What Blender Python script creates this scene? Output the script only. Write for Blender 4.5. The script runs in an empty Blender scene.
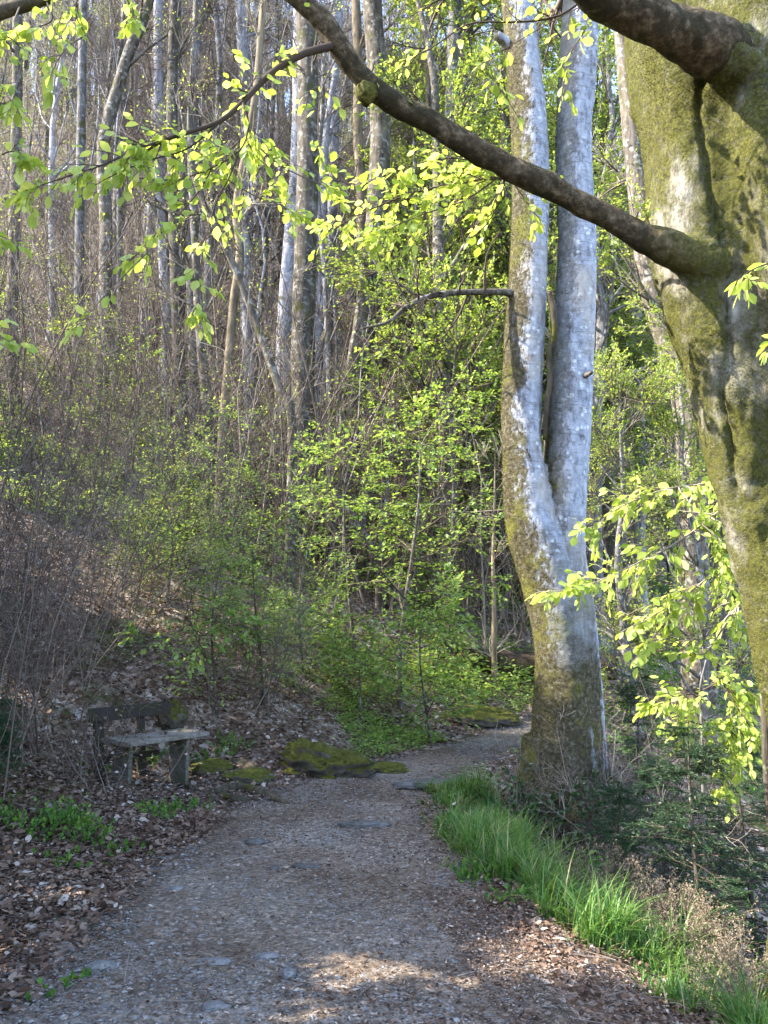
import bpy, math, random
import numpy as np
from mathutils import Vector

rng = np.random.default_rng(11)
random.seed(11)
R = math.radians
HAZE = 0.0
scene = bpy.context.scene
COL = scene.collection

# ------------------------------------------------------------------ camera
FPX = 800.0
PITCH = R(7.9)
CAMZ = 1.6
cam_d = bpy.data.cameras.new("camera")
cam = bpy.data.objects.new("camera", cam_d)
COL.objects.link(cam)
cam.location = (0, 0, CAMZ)
cam.rotation_euler = (R(90) + PITCH, 0, 0)
cam_d.sensor_fit = 'VERTICAL'
cam_d.sensor_height = 36.0
cam_d.lens = FPX / 1024 * 36.0
cam_d.clip_start = 0.05
cam_d.clip_end = 600
scene.camera = cam


def P(px, py, Y):
    """The point at depth Y seen at a pixel of the photograph."""
    u = (px - 384) / FPX
    v = (512 - py) / FPX
    dy = math.cos(PITCH) - v * math.sin(PITCH)
    dz = math.sin(PITCH) + v * math.cos(PITCH)
    t = Y / dy
    return np.array([u * t, Y, CAMZ + dz * t])


# ------------------------------------------------------------------ noise
def _hash(i, j, k, seed):
    n = (i * 374761393 + j * 668265263 + k * 2147483647 + seed * 1274126177) & 0xFFFFFFFF
    n = ((n ^ (n >> 13)) * 1274126177) & 0xFFFFFFFF
    n = (n ^ (n >> 16)) & 0xFFFFFFFF
    return n.astype(np.float64) / 4294967295.0


def vnoise(p, seed=0):
    p = np.asarray(p, float)
    i = np.floor(p).astype(np.int64)
    f = p - i
    f = f * f * (3 - 2 * f)
    out = 0
    for a in (0, 1):
        wa = f[..., 0] if a else 1 - f[..., 0]
        for b in (0, 1):
            wb = f[..., 1] if b else 1 - f[..., 1]
            for c in (0, 1):
                wc = f[..., 2] if c else 1 - f[..., 2]
                out = out + wa * wb * wc * _hash(i[..., 0] + a, i[..., 1] + b, i[..., 2] + c, seed)
    return out * 2 - 1


def fbm(p, octaves=4, seed=0):
    p = np.asarray(p, float)
    s, a, t = 0, 1.0, 0
    for o in range(octaves):
        s = s + a * vnoise(p, seed + o)
        t += a
        a *= 0.5
        p = p * 2.03
    return s / t


def xyz(x, y, z=0.0):
    x, y, z = np.broadcast_arrays(np.asarray(x, float), np.asarray(y, float), np.asarray(z, float))
    return np.stack([x, y, z], -1)


# ------------------------------------------------------------------ terrain
_PY = np.array([-60, 0, 3.4, 4.5, 5.6, 7.2, 8.3, 9.0, 9.7, 10.5, 11.5, 13, 16, 20, 28, 60, 200.])
_PX = np.array([0, -.15, -.30, -.42, -.50, -.52, -.14, .40, .92, 1.50, 2.28, 3.25, 4.5, 5.6, 7.5, 15, 50.])
_PW = np.array([1.5, 1.45, 1.34, 1.26, 1.14, .92, .80, .66, .58, .52, .50, .55, .6, .6, .6, .6, .6])
_yy = np.linspace(-60, 200, 5201)
_k = np.hanning(25); _k /= _k.sum()
_sx = np.convolve(np.pad(np.interp(_yy, _PY, _PX), 12, mode='edge'), _k, 'valid')
_sw = np.convolve(np.pad(np.interp(_yy, _PY, _PW), 12, mode='edge'), _k, 'valid')


def path_x(y):
    return np.interp(y, _yy, _sx)


def path_w(y):
    return np.interp(y, _yy, _sw)


def softplus(x, w):
    return w * np.logaddexp(0, x / w)


def Hbase(x, y):
    x = np.asarray(x, float); y = np.asarray(y, float)
    d = x - path_x(y)
    hw = path_w(y)
    e = np.maximum(0, -d - hw)
    r = np.maximum(0, d - hw)
    zl = 0.50 * e * e / (e + 1.9)
    q = 0.62 * r * r / (r + 0.7)
    zl = np.where(zl > 10, 10 + 8 * np.tanh((zl - 10) / 8), zl)
    gully = 3.4 * np.tanh(q / 3.4)
    ye = y - 0.22 * np.minimum(r, 14)
    hill = 0.20 * softplus(ye - 11.5, 1.2) + 0.50 * softplus(ye - 26, 4.0)
    hill = hill - np.maximum(0, hill - 50) * 0.9
    z = zl - gully * (1 - 0.75 * np.clip((y - 14) / 20, 0, 1)) + hill
    k = np.exp(-(((x + 2.15) / 1.0) ** 2 + ((y - 7.75) / 1.1) ** 2) ** 2)
    return z * (1 - k) + k * (-.03 + .10 * np.clip(-1.9 - x, 0, 1))


def H(x, y):
    x = np.asarray(x, float); y = np.asarray(y, float)
    d = np.abs(x - path_x(y)) - path_w(y)
    m = np.clip(d / 0.8, 0, 1)
    n1 = fbm(xyz(x * 0.55, y * 0.55), 3, 3)
    n2 = fbm(xyz(x * 2.6, y * 2.6), 3, 9)
    return Hbase(x, y) + (0.16 * n1 + 0.06 * n2) * m + (0.022 * n1 + 0.014 * n2) * (1 - m)


def hit(px, py, y0=2.0, y1=110.0):
    """Where the line of sight through a pixel meets the ground."""
    ys = np.geomspace(y0, y1, 900)
    u = (px - 384) / FPX; v = (512 - py) / FPX
    dy = math.cos(PITCH) - v * math.sin(PITCH); dz = math.sin(PITCH) + v * math.cos(PITCH)
    t = ys / dy
    g = H(u * t, ys)
    below = np.nonzero(CAMZ + dz * t <= g)[0]
    i = below[0] if len(below) else len(ys) - 1
    return np.array([u * t[i], ys[i], g[i]])


def to_px(p):
    x, y, z = p[0], p[1], p[2] - CAMZ
    dep = y * math.cos(PITCH) + z * math.sin(PITCH)
    up = -y * math.sin(PITCH) + z * math.cos(PITCH)
    return 384 + FPX * x / dep, 512 - FPX * up / dep


# ------------------------------------------------------------------ mesh building
class MB:
    def __init__(self):
        self.v = []; self.f = []; self.a = []; self.n = 0

    def add(self, verts, faces, rnd=None, mat=0, smooth=True):
        """verts (N,3); faces list of (n,k) int arrays"""
        verts = np.asarray(verts, np.float32).reshape(-1, 3)
        if rnd is None:
            rnd = np.zeros(len(verts), np.float32)
        self.v.append(verts); self.a.append(np.asarray(rnd, np.float32).ravel())
        for f in faces:
            f = np.asarray(f, np.int64)
            if len(f):
                self.f.append((f + self.n, mat, smooth))
        self.n += len(verts)
        return self

    def build(self, name, mats, parent=None, loc=None):
        me = bpy.data.meshes.new(name)
        if self.n:
            v = np.concatenate(self.v); a = np.concatenate(self.a)
            idx = np.concatenate([f.ravel() for f, _, _ in self.f])
            tot = np.concatenate([np.full(len(f), f.shape[1]) for f, _, _ in self.f])
            mi = np.concatenate([np.full(len(f), m) for f, m, _ in self.f])
            sm = np.concatenate([np.full(len(f), s) for f, _, s in self.f])
            me.vertices.add(len(v)); me.vertices.foreach_set('co', v.ravel())
            me.loops.add(len(idx)); me.loops.foreach_set('vertex_index', idx.astype(np.int32))
            me.polygons.add(len(tot))
            st = np.concatenate([[0], np.cumsum(tot)[:-1]]).astype(np.int32)
            me.polygons.foreach_set('loop_start', st)
            me.polygons.foreach_set('material_index', mi.astype(np.int32))
            me.polygons.foreach_set('use_smooth', sm.astype(bool))
            at = me.attributes.new('rnd', 'FLOAT', 'POINT')
            at.data.foreach_set('value', a)
            me.update(calc_edges=True)
        if not isinstance(mats, (list, tuple)):
            mats = [mats]
        for m in mats:
            me.materials.append(m)
        o = bpy.data.objects.new(name, me)
        COL.objects.link(o)
        if loc is not None:
            o.location = loc
        if parent is not None:
            o.parent = parent
        return o


def tag(o, label=None, cat=None, group=None, kind=None):
    if label: o['label'] = label
    if cat: o['category'] = cat
    if group: o['group'] = group
    if kind: o['kind'] = kind
    return o


def thing(name, label, cat, loc, rz=0.0, group=None):
    o = bpy.data.objects.new(name, None)
    COL.objects.link(o)
    o.location = loc; o.rotation_euler = (0, 0, rz)
    o.empty_display_size = 0.2
    return tag(o, label, cat, group)


def dup(root, loc, rz, sc, label, group=None, tilt=(0, 0)):
    r = root.copy(); COL.objects.link(r)
    r.location = loc; r.rotation_euler = (tilt[0], tilt[1], rz); r.scale = (sc, sc, sc) if not hasattr(sc, '__len__') else sc
    r['label'] = label
    if group: r['group'] = group
    for ch in list(root.children):
        c = ch.copy(); COL.objects.link(c); c.parent = r
        for g in ch.children:
            d = g.copy(); COL.objects.link(d); d.parent = c
    return r


def norm(v):
    return v / np.maximum(1e-9, np.linalg.norm(v, axis=-1, keepdims=True))


def tube_arrays(Pt, Rd, S):
    Pt = np.asarray(Pt, float); Rd = np.asarray(Rd, float)
    N, K, _ = Pt.shape
    T = norm(np.gradient(Pt, axis=1))
    mean = np.abs(T.mean(axis=1))
    ref = np.eye(3)[np.argmin(mean, axis=1)][:, None, :]
    A = norm(np.cross(T, np.broadcast_to(ref, T.shape)))
    B = np.cross(T, A)
    ang = np.linspace(0, 2 * math.pi, S, endpoint=False)
    ca = np.cos(ang)[None, None, :, None]; sa = np.sin(ang)[None, None, :, None]
    V = Pt[:, :, None, :] + Rd[:, :, None, None] * (ca * A[:, :, None, :] + sa * B[:, :, None, :])
    ii = np.arange(N * K * S).reshape(N, K, S)
    a = ii[:, :-1, :]; b = np.roll(a, -1, axis=2); d = ii[:, 1:, :]; c = np.roll(d, -1, axis=2)
    F = np.stack([a, b, c, d], -1).reshape(-1, 4)
    return V.reshape(-1, 3), F


def add_tubes(mb, Pt, Rd, S=4, mat=0, rnd=None):
    V, F = tube_arrays(Pt, Rd, S)
    N, K = Pt.shape[:2]
    if rnd is None:
        rnd = rng.random(N)
    mb.add(V, [F], np.repeat(rnd, K * S), mat)


def spline(pts, rad, n):
    """Catmull-Rom through points with radii -> (n,3),(n,)"""
    p = np.asarray(pts, float); r = np.asarray(rad, float)
    q = np.concatenate([p, r[:, None]], 1)
    q = np.concatenate([2 * q[:1] - q[1:2], q, 2 * q[-1:] - q[-2:-1]])
    m = len(p) - 1
    t = np.linspace(0, m - 1e-6, n)
    i = t.astype(int); f = (t - i)[:, None]
    p0, p1, p2, p3 = q[i], q[i + 1], q[i + 2], q[i + 3]
    o = 0.5 * (2 * p1 + (p2 - p0) * f + (2 * p0 - 5 * p1 + 4 * p2 - p3) * f ** 2 + (3 * p1 - p0 - 3 * p2 + p3) * f ** 3)
    return o[:, :3], np.maximum(o[:, 3], 0.001)


def sample_on(Pt, Rd, idx, t):
    K = Pt.shape[1]
    f = t * (K - 1); i = np.minimum(f.astype(int), K - 2); w = (f - i)
    p = Pt[idx, i] * (1 - w[:, None]) + Pt[idx, i + 1] * w[:, None]
    tg = norm(Pt[idx, i + 1] - Pt[idx, i])
    r = Rd[idx, i] * (1 - w) + Rd[idx, i + 1] * w
    return p, tg, r


def grow(Pt, Rd, n, t0, t1, ang, length, K=4, rs=0.6, rtip=0.003, up=0.0, wander=0.12, flat=0.0, taper=0.5, angvar=0.25, rmax=1.0):
    N = Pt.shape[0]
    idx = np.repeat(np.arange(N), n)
    M = len(idx)
    t = rng.uniform(t0, t1, M)
    p, tg, r = sample_on(Pt, Rd, idx, t)
    rv = rng.normal(size=(M, 3)); rv[:, 2] *= (1 - flat)
    perp = norm(rv - (rv * tg).sum(1, keepdims=True) * tg)
    a = ang + rng.normal(0, angvar, M)
    d = norm(np.cos(a)[:, None] * tg + np.sin(a)[:, None] * perp)
    L = length * rng.uniform(0.55, 1.25, M) * (1 - taper * (t - t0) / max(1e-6, t1 - t0))
    out = np.empty((M, K, 3)); out[:, 0] = p
    for k in range(1, K):
        w = rng.normal(0, wander, (M, 3)); w[:, 2] *= (1 - 0.6 * flat)
        d = d + w
        d[:, 2] += up
        d = norm(d)
        out[:, k] = out[:, k - 1] + d * (L / (K - 1))[:, None]
    r0 = np.minimum(r * rs, rmax)
    s = np.linspace(0, 1, K)[None, :]
    rad = np.maximum(r0[:, None] * (1 - s) + rtip * s, rtip * 0.6)
    return out, rad


# leaf shapes: x along, y across, z up
LEAF_V = np.array([[0, 0, 0], [.22, .20, .05], [.52, .32, .07], [.80, .20, .03], [1, 0, -.06],
                   [.22, -.20, .05], [.52, -.32, .07], [.80, -.20, .03], [.30, 0, -.005], [.66, 0, -.02]])
LEAF_Q = np.array([[8, 2, 1, 1], [8, 9, 3, 2], [8, 5, 6, 6], [8, 6, 7, 9]])
LEAF_T = np.array([[0, 8, 1], [8, 2, 1], [9, 4, 3], [0, 5, 8], [8, 5, 6], [9, 7, 4]])
LEAF_Q = np.array([[8, 9, 3, 2], [8, 6, 7, 9]])
FAR_V = np.array([[0, 0, 0], [.5, .33, .07], [1, 0, -.05], [.5, -.33, .07]])
FAR_T = np.array([[0, 2, 1], [0, 3, 2]])
DRY_V = np.array([[0, 0, 0], [.3, .28, .10], [.68, .26, .02], [1, .02, .12], [.72, -.22, .14], [.34, -.30, -.02]])
DRY_Q = np.array([[0, 1, 2, 5], [5, 2, 3, 4]])


def frames(d, nrm):
    x = norm(d)
    n = norm(nrm - (nrm * x).sum(1, keepdims=True) * x)
    y = np.cross(n, x)
    return x, y, n


def add_leaves(mb, pos, d, nrm, size, near=False, mat=0, width=1.0, rnd=None, dry=False):
    x, y, n = frames(d, nrm)
    T = DRY_V if dry else (LEAF_V if near else FAR_V)
    s = np.asarray(size)[:, None, None]
    if np.isscalar(width) and near: width = rng.uniform(.72, 1.2, len(pos))[:, None, None]
    curl = rng.uniform(-0.3, 1.6, len(pos))[:, None, None] if (near or dry) else 1.0
    V = pos[:, None, :] + s * (T[None, :, 0:1] * x[:, None, :] + width * T[None, :, 1:2] * y[:, None, :] + curl * T[None, :, 2:3] * n[:, None, :])
    M, k = len(pos), len(T)
    base = (np.arange(M) * k)[:, None, None]
    if dry:
        F = [(DRY_Q[None] + base).reshape(-1, 4)]
    elif near:
        F = [(LEAF_T[None] + base).reshape(-1, 3), (LEAF_Q[None] + base).reshape(-1, 4)]
    else:
        F = [(FAR_T[None] + base).reshape(-1, 3)]
    if rnd is None:
        rnd = rng.random(M)
    mb.add(V.reshape(-1, 3), F, np.repeat(rnd, k), mat, smooth=near)


def leaves_on(mb, Pt, Rd, per, size, near=False, mat=0, droop=0.25, tilt=0.35, t0=0.15, spread=0.9, sv=0.3, pairs=0.0):
    N = Pt.shape[0]
    idx = np.repeat(np.arange(N), per)
    M = len(idx)
    t = np.tile(np.linspace(t0, 1, per), N) if near else rng.uniform(t0, 1, M)
    t = np.clip(t + rng.normal(0, 0.04, M), 0, 1)
    p, tg, r = sample_on(Pt, Rd, idx, t)
    side = np.where(np.tile(np.arange(per) % 2, N) == 0, 1.0, -1.0)
    if not near:
        side = rng.choice([-1.0, 1.0], M)
    a = side * spread * rng.uniform(0.5, 1.3, M) * np.clip(1.25 - t, 0.25, 1)
    upv = np.tile(np.array([0, 0, 1.0]), (M, 1)) + rng.normal(0, tilt, (M, 3))
    lat = norm(np.cross(upv, tg))
    d = np.cos(a)[:, None] * tg + np.sin(a)[:, None] * lat
    d[:, 2] -= droop * rng.uniform(0.2, 1.8, M)
    sz = size * rng.uniform(1 - sv, 1 + sv, M)
    add_leaves(mb, p + d * 0.008, d, upv, sz, near, mat)


# ------------------------------------------------------------------ materials
def nodes_of(m):
    m.use_nodes = True
    nt = m.node_tree
    nt.nodes.clear()
    out = nt.nodes.new('ShaderNodeOutputMaterial')
    return nt, out


def N_(nt, t, **kw):
    n = nt.nodes.new('ShaderNode' + t)
    for k, v in kw.items():
        setattr(n, k, v)
    return n


def ramp(nt, fac, stops, interp='LINEAR'):
    n = N_(nt, 'ValToRGB')
    n.color_ramp.interpolation = interp
    el = n.color_ramp.elements
    while len(el) < len(stops):
        el.new(0.5)
    for e, (p, c) in zip(el, stops):
        e.position = p
        e.color = (*c, 1) if len(c) == 3 else c
    nt.links.new(fac, n.inputs[0])
    return n.outputs[0]


def g3(v):
    return (v, v, v)


def noise_n(nt, vec, scale, detail=4, rough=0.55, dist=0.0):
    n = N_(nt, 'TexNoise')
    n.inputs['Scale'].default_value = scale
    n.inputs['Detail'].default_value = detail
    n.inputs['Roughness'].default_value = rough
    n.inputs['Distortion'].default_value = dist
    if vec is not None:
        nt.links.new(vec, n.inputs['Vector'])
    return n.outputs['Fac']


def vor_n(nt, vec, scale, out='Color', feature='F1', rand=1.0):
    n = N_(nt, 'TexVoronoi', feature=feature)
    n.inputs['Scale'].default_value = scale
    n.inputs['Randomness'].default_value = rand
    nt.links.new(vec, n.inputs['Vector'])
    return n.outputs[out]


def mixc(nt, fac, a, b, mode='MIX'):
    n = N_(nt, 'Mix', data_type='RGBA', blend_type=mode)
    for s, v in ((n.inputs[0], fac), (n.inputs[6], a), (n.inputs[7], b)):
        if hasattr(v, 'is_output'):
            nt.links.new(v, s)
        elif isinstance(v, (int, float)):
            s.default_value = v
        else:
            s.default_value = (*v, 1)
    return n.outputs[2]


def math_n(nt, op, a, b=None, clamp=False):
    n = N_(nt, 'Math', operation=op, use_clamp=clamp)
    for s, v in zip(n.inputs, (a, b)):
        if v is None: continue
        if hasattr(v, 'is_output'):
            nt.links.new(v, s)
        else:
            s.default_value = v
    return n.outputs[0]


def mapping(nt, vec, scale):
    n = N_(nt, 'Mapping')
    n.inputs['Scale'].default_value = scale
    nt.links.new(vec, n.inputs['Vector'])
    return n.outputs[0]


def bump_n(nt, h, strength, dist, prev=None):
    n = N_(nt, 'Bump')
    n.inputs['Strength'].default_value = strength
    n.inputs['Distance'].default_value = dist
    nt.links.new(h, n.inputs['Height'])
    if prev is not None:
        nt.links.new(prev, n.inputs['Normal'])
    return n.outputs[0]


def principled(nt, out, col, rough=0.8, normal=None, spec=0.3):
    b = N_(nt, 'BsdfPrincipled')
    if hasattr(col, 'is_output'):
        nt.links.new(col, b.inputs['Base Color'])
    else:
        b.inputs['Base Color'].default_value = (*col, 1)
    if hasattr(rough, 'is_output'):
        nt.links.new(rough, b.inputs['Roughness'])
    else:
        b.inputs['Roughness'].default_value = rough
    b.inputs['Specular IOR Level'].default_value = spec
    if normal is not None:
        nt.links.new(normal, b.inputs['Normal'])
    if out is not None:
        nt.links.new(b.outputs[0], out.inputs[0])
    return b


def mat_leaf(name, stops, trans=0.45, tint=(1.5, 1.35, 0.7), rough=0.45, spec=0.35):
    m = bpy.data.materials.new(name)
    nt, out = nodes_of(m)
    at = N_(nt, 'Attribute', attribute_name='rnd')
    col = ramp(nt, at.outputs['Fac'], stops)
    b = principled(nt, None, col, rough, None, spec)
    tr = N_(nt, 'BsdfTranslucent')
    tc = mixc(nt, 1.0, col, tint, 'MULTIPLY')
    nt.links.new(tc, tr.inputs[0])
    mx = N_(nt, 'MixShader'); mx.inputs[0].default_value = trans
    nt.links.new(b.outputs[0], mx.inputs[1]); nt.links.new(tr.outputs[0], mx.inputs[2])
    nt.links.new(mx.outputs[0], out.inputs[0])
    return m


def mat_rnd(name, stops, rough=0.85, spec=0.2, fine=0.0):
    """Plain per-piece colour from the 'rnd' attribute, with a little grain."""
    m = bpy.data.materials.new(name)
    nt, out = nodes_of(m)
    at = N_(nt, 'Attribute', attribute_name='rnd')
    col = ramp(nt, at.outputs['Fac'], stops)
    if fine:
        tc = N_(nt, 'TexCoord')
        n = noise_n(nt, tc.outputs['Object'], fine, 3)
        col = mixc(nt, 1.0, col, ramp(nt, n, [(.3, g3(.6)), (.7, g3(1.25))]), 'MULTIPLY')
    principled(nt, out, col, rough, None, spec)
    return m


def mat_bark(name, dark, light, streak=8.0, moss=None, moss_amt=0.0, lichen=None, bump=0.6, rand=0.25):
    m = bpy.data.materials.new(name)
    nt, out = nodes_of(m)
    tc = N_(nt, 'TexCoord'); ob = tc.outputs['Object']
    v = mapping(nt, ob, (1, 1, 0.25))
    n1 = noise_n(nt, v, streak, 6, 0.65)
    n2 = noise_n(nt, ob, 1.7, 3)
    col = ramp(nt, n1, [(.32, dark), (.62, light)])
    col = mixc(nt, 1.0, col, ramp(nt, n2, [(.3, g3(.7)), (.7, g3(1.2))]), 'MULTIPLY')
    if lichen:
        l = noise_n(nt, ob, 9.0, 5, 0.6)
        col = mixc(nt, ramp(nt, l, [(.54, g3(0)), (.62, g3(.8))]), col, lichen)
    if moss:
        mn = noise_n(nt, ob, 3.2, 5, 0.6)
        col = mixc(nt, ramp(nt, mn, [(.62 - moss_amt, g3(0)), (.72 - moss_amt, g3(.9))]), col, moss)
    oi = N_(nt, 'ObjectInfo')
    col = mixc(nt, 1.0, col, ramp(nt, oi.outputs['Random'], [(0, g3(1 - rand)), (1, g3(1 + rand))]), 'MULTIPLY')
    bn = bump_n(nt, noise_n(nt, v, streak * 2.5, 5, 0.7), bump, 0.02)
    principled(nt, out, col, 0.9, bn, 0.15)
    return m


def side_mask(nt, axis, lo, hi, noise_vec, nscale, namt):
    """1 on the flank facing AXIS, broken up by noise: where moss grows on a trunk."""
    ge = N_(nt, 'NewGeometry')
    dt = N_(nt, 'VectorMath', operation='DOT_PRODUCT')
    nt.links.new(ge.outputs['True Normal'], dt.inputs[0])
    dt.inputs[1].default_value = axis
    n = noise_n(nt, noise_vec, nscale, 6, 0.65, 0.4)
    nn = math_n(nt, 'MULTIPLY', math_n(nt, 'SUBTRACT', n, 0.5), namt)
    n2 = noise_n(nt, noise_vec, nscale * 5.5, 5, .7)
    nn = math_n(nt, 'ADD', nn, math_n(nt, 'MULTIPLY', math_n(nt, 'SUBTRACT', n2, .5), namt * .65))
    s = math_n(nt, 'ADD', dt.outputs['Value'], nn)
    s = math_n(nt, 'ADD', math_n(nt, 'MULTIPLY', s, .5), .5)
    return ramp(nt, s, [(lo * .5 + .5, g3(0)), (hi * .5 + .5, g3(1))])


def mat_twin():
    m = bpy.data.materials.new("smooth_pale_bark")
    nt, out = nodes_of(m)
    tc = N_(nt, 'TexCoord'); ob = tc.outputs['Object']
    v = mapping(nt, ob, (1, 1, 0.5))
    hz = mapping(nt, ob, (1, 1, 5))
    col = ramp(nt, noise_n(nt, v, 15, 9, 0.72), [(.34, (.085, .09, .115)), (.46, (.24, .265, .33)), (.66, (.40, .435, .52))])
    # round pale lichen spots
    vo = vor_n(nt, ob, 13, 'Distance')
    ln = noise_n(nt, ob, 4.0, 4)
    spot = math_n(nt, 'MULTIPLY', ramp(nt, math_n(nt, 'ADD', vo, math_n(nt, 'MULTIPLY', noise_n(nt, ob, 40, 4), .35)), [(.40, g3(1)), (.50, g3(0))]), ramp(nt, ln, [(.45, g3(0)), (.55, g3(1))]))
    col = mixc(nt, math_n(nt, 'MULTIPLY', spot, .85), col, (.58, .62, .67))
    # dark pocks and wrinkles
    pk = noise_n(nt, hz, 14, 5, 0.7)
    col = mixc(nt, ramp(nt, pk, [(.58, g3(0)), (.66, g3(.8))]), col, (.07, .068, .066))
    hr = noise_n(nt, mapping(nt, ob, (1, 1, 9)), 2.2, 4, .6, .5)
    col = mixc(nt, ramp(nt, hr, [(.56, g3(0)), (.61, g3(.6)), (.67, g3(0))]), col, (.12, .115, .115))
    # bare tan bark band
    tn = noise_n(nt, v, 2.1, 4)
    col = mixc(nt, ramp(nt, tn, [(.50, g3(0)), (.66, g3(.55))]), col, (.42, .36, .29))
    # moss on the flank away from the weather
    bark2 = ramp(nt, noise_n(nt, ob, 26, 6, .7), [(.35, (.030, .027, .014)), (.52, (.085, .072, .040)), (.68, (.20, .19, .15))])
    green = ramp(nt, noise_n(nt, ob, 34, 5, .7), [(.3, (.08, .085, .012)), (.7, (.22, .21, .045))])
    mossc = mixc(nt, ramp(nt, noise_n(nt, ob, 2.6, 6, .65), [(.52, g3(0)), (.66, g3(.9))]), bark2, green)
    mk = side_mask(nt, (-.86, -.10, 0), .18, .44, v, 5.2, 1.7)
    sx = N_(nt, 'SeparateXYZ'); nt.links.new(ob, sx.inputs[0])
    low2 = math_n(nt, 'MULTIPLY', ramp(nt, math_n(nt, 'ADD', math_n(nt, 'MULTIPLY', sx.outputs['Z'], .34), math_n(nt, 'MULTIPLY', math_n(nt, 'SUBTRACT', noise_n(nt, ob, 3, 5), .5), .7)), [(.50, g3(1)), (1.0, g3(0))]), side_mask(nt, (-.80, -.25, 0), -.60, -.46, v, 3.4, 1.5))
    rs = ramp(nt, math_n(nt, 'ADD', sx.outputs['X'], math_n(nt, 'MULTIPLY', math_n(nt, 'SUBTRACT', noise_n(nt, ob, 4, 5), .5), .3)), [(.0, g3(1)), (.06, g3(.55))])
    mk = math_n(nt, 'MULTIPLY', mk, rs)
    mk = math_n(nt, 'MAXIMUM', mk, low2)
    low = ramp(nt, math_n(nt, 'ADD', math_n(nt, 'MULTIPLY', sx.outputs['Z'], .5), math_n(nt, 'SUBTRACT', noise_n(nt, ob, 5, 5), .5)), [(.10, g3(1)), (.75, g3(0))])
    mk2 = math_n(nt, 'MAXIMUM', mk, math_n(nt, 'MULTIPLY', low, ramp(nt, noise_n(nt, ob, 7, 5), [(.42, g3(0)), (.55, g3(1))])))
    col = mixc(nt, mk2, col, mossc)
    b1 = bump_n(nt, noise_n(nt, hz, 9, 6, .7), .35, .012)
    b2 = bump_n(nt, math_n(nt, 'MULTIPLY', mk2, noise_n(nt, ob, 45, 5, .75)), 1.0, .035, b1)
    principled(nt, out, col, 0.85, b2, 0.2)
    return m


def mat_beech():
    m = bpy.data.materials.new("mossy_bark")
    nt, out = nodes_of(m)
    tc = N_(nt, 'TexCoord'); ob = tc.outputs['Object']
    v = mapping(nt, ob, (1, 1, 0.45))
    bark = ramp(nt, noise_n(nt, v, 9, 7, .68), [(.34, (.055, .050, .040)), (.5, (.165, .155, .13)), (.68, (.36, .345, .31))])
    wh = noise_n(nt, ob, 5.5, 6, .65)
    bark = mixc(nt, ramp(nt, wh, [(.62, g3(0)), (.70, g3(.6))]), bark, (.42, .41, .38))
    moss = ramp(nt, noise_n(nt, ob, 55, 5, .75), [(.32, (.022, .024, .005)), (.5, (.092, .098, .020)), (.70, (.235, .225, .058))])
    moss = mixc(nt, ramp(nt, noise_n(nt, ob, 3.0, 3), [(.4, g3(0)), (.65, g3(.7))]), moss, (.10, .10, .02))
    mn = noise_n(nt, v, 2.6, 7, .68, .4)
    mk = ramp(nt, mn, [(.36, g3(0)), (.48, g3(.92))])
    mk = math_n(nt, 'MULTIPLY', mk, ramp(nt, noise_n(nt, ob, 30, 5, .7), [(.30, g3(.25)), (.48, g3(1))]))
    col = mixc(nt, mk, bark, moss)
    pk = noise_n(nt, ob, 12, 6, .72)
    col = mixc(nt, ramp(nt, pk, [(.60, g3(0)), (.68, g3(.8))]), col, (.035, .032, .02))
    b1 = bump_n(nt, noise_n(nt, v, 7, 6, .7), .5, .03)
    b2 = bump_n(nt, math_n(nt, 'MULTIPLY', mk, noise_n(nt, ob, 60, 6, .8)), 1.0, .03, b1)
    principled(nt, out, col, .92, b2, .12)
    return m


def mat_limb():
    m = bpy.data.materials.new("limb_bark")
    nt, out = nodes_of(m)
    tc = N_(nt, 'TexCoord'); ob = tc.outputs['Object']
    col = ramp(nt, noise_n(nt, ob, 22, 8, .72), [(.34, (.024, .018, .010)), (.5, (.085, .064, .040)), (.66, (.21, .17, .12))])
    dk = noise_n(nt, ob, 6.5, 6, .68, .6)
    col = mixc(nt, ramp(nt, dk, [(.47, g3(0)), (.56, g3(.85))]), col, (.030, .026, .014))
    sm = side_mask(nt, (0, .25, .95), .30, .75, ob, 7, 1.4)
    ms = ramp(nt, noise_n(nt, ob, 70, 5, .75), [(.3, (.030, .028, .005)), (.7, (.135, .125, .022))])
    col = mixc(nt, math_n(nt, 'MULTIPLY', sm, .85), col, ms)
    at = N_(nt, 'Attribute', attribute_name='rnd')
    base = ramp(nt, noise_n(nt, ob, 55, 5, .75), [(.30, (.034, .034, .007)), (.5, (.090, .090, .020)), (.72, (.21, .20, .06))])
    fade = math_n(nt, 'ADD', at.outputs['Fac'], math_n(nt, 'MULTIPLY', math_n(nt, 'SUBTRACT', noise_n(nt, ob, 8, 5), .5), .12))
    col = mixc(nt, ramp(nt, fade, [(.04, g3(.95)), (.17, g3(0))]), col, base)
    b = bump_n(nt, noise_n(nt, ob, 30, 7, .75), .9, .02)
    b = bump_n(nt, noise_n(nt, ob, 110, 4, .7), .6, .006, b)
    principled(nt, out, col, .9, b, .15)
    return m


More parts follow.
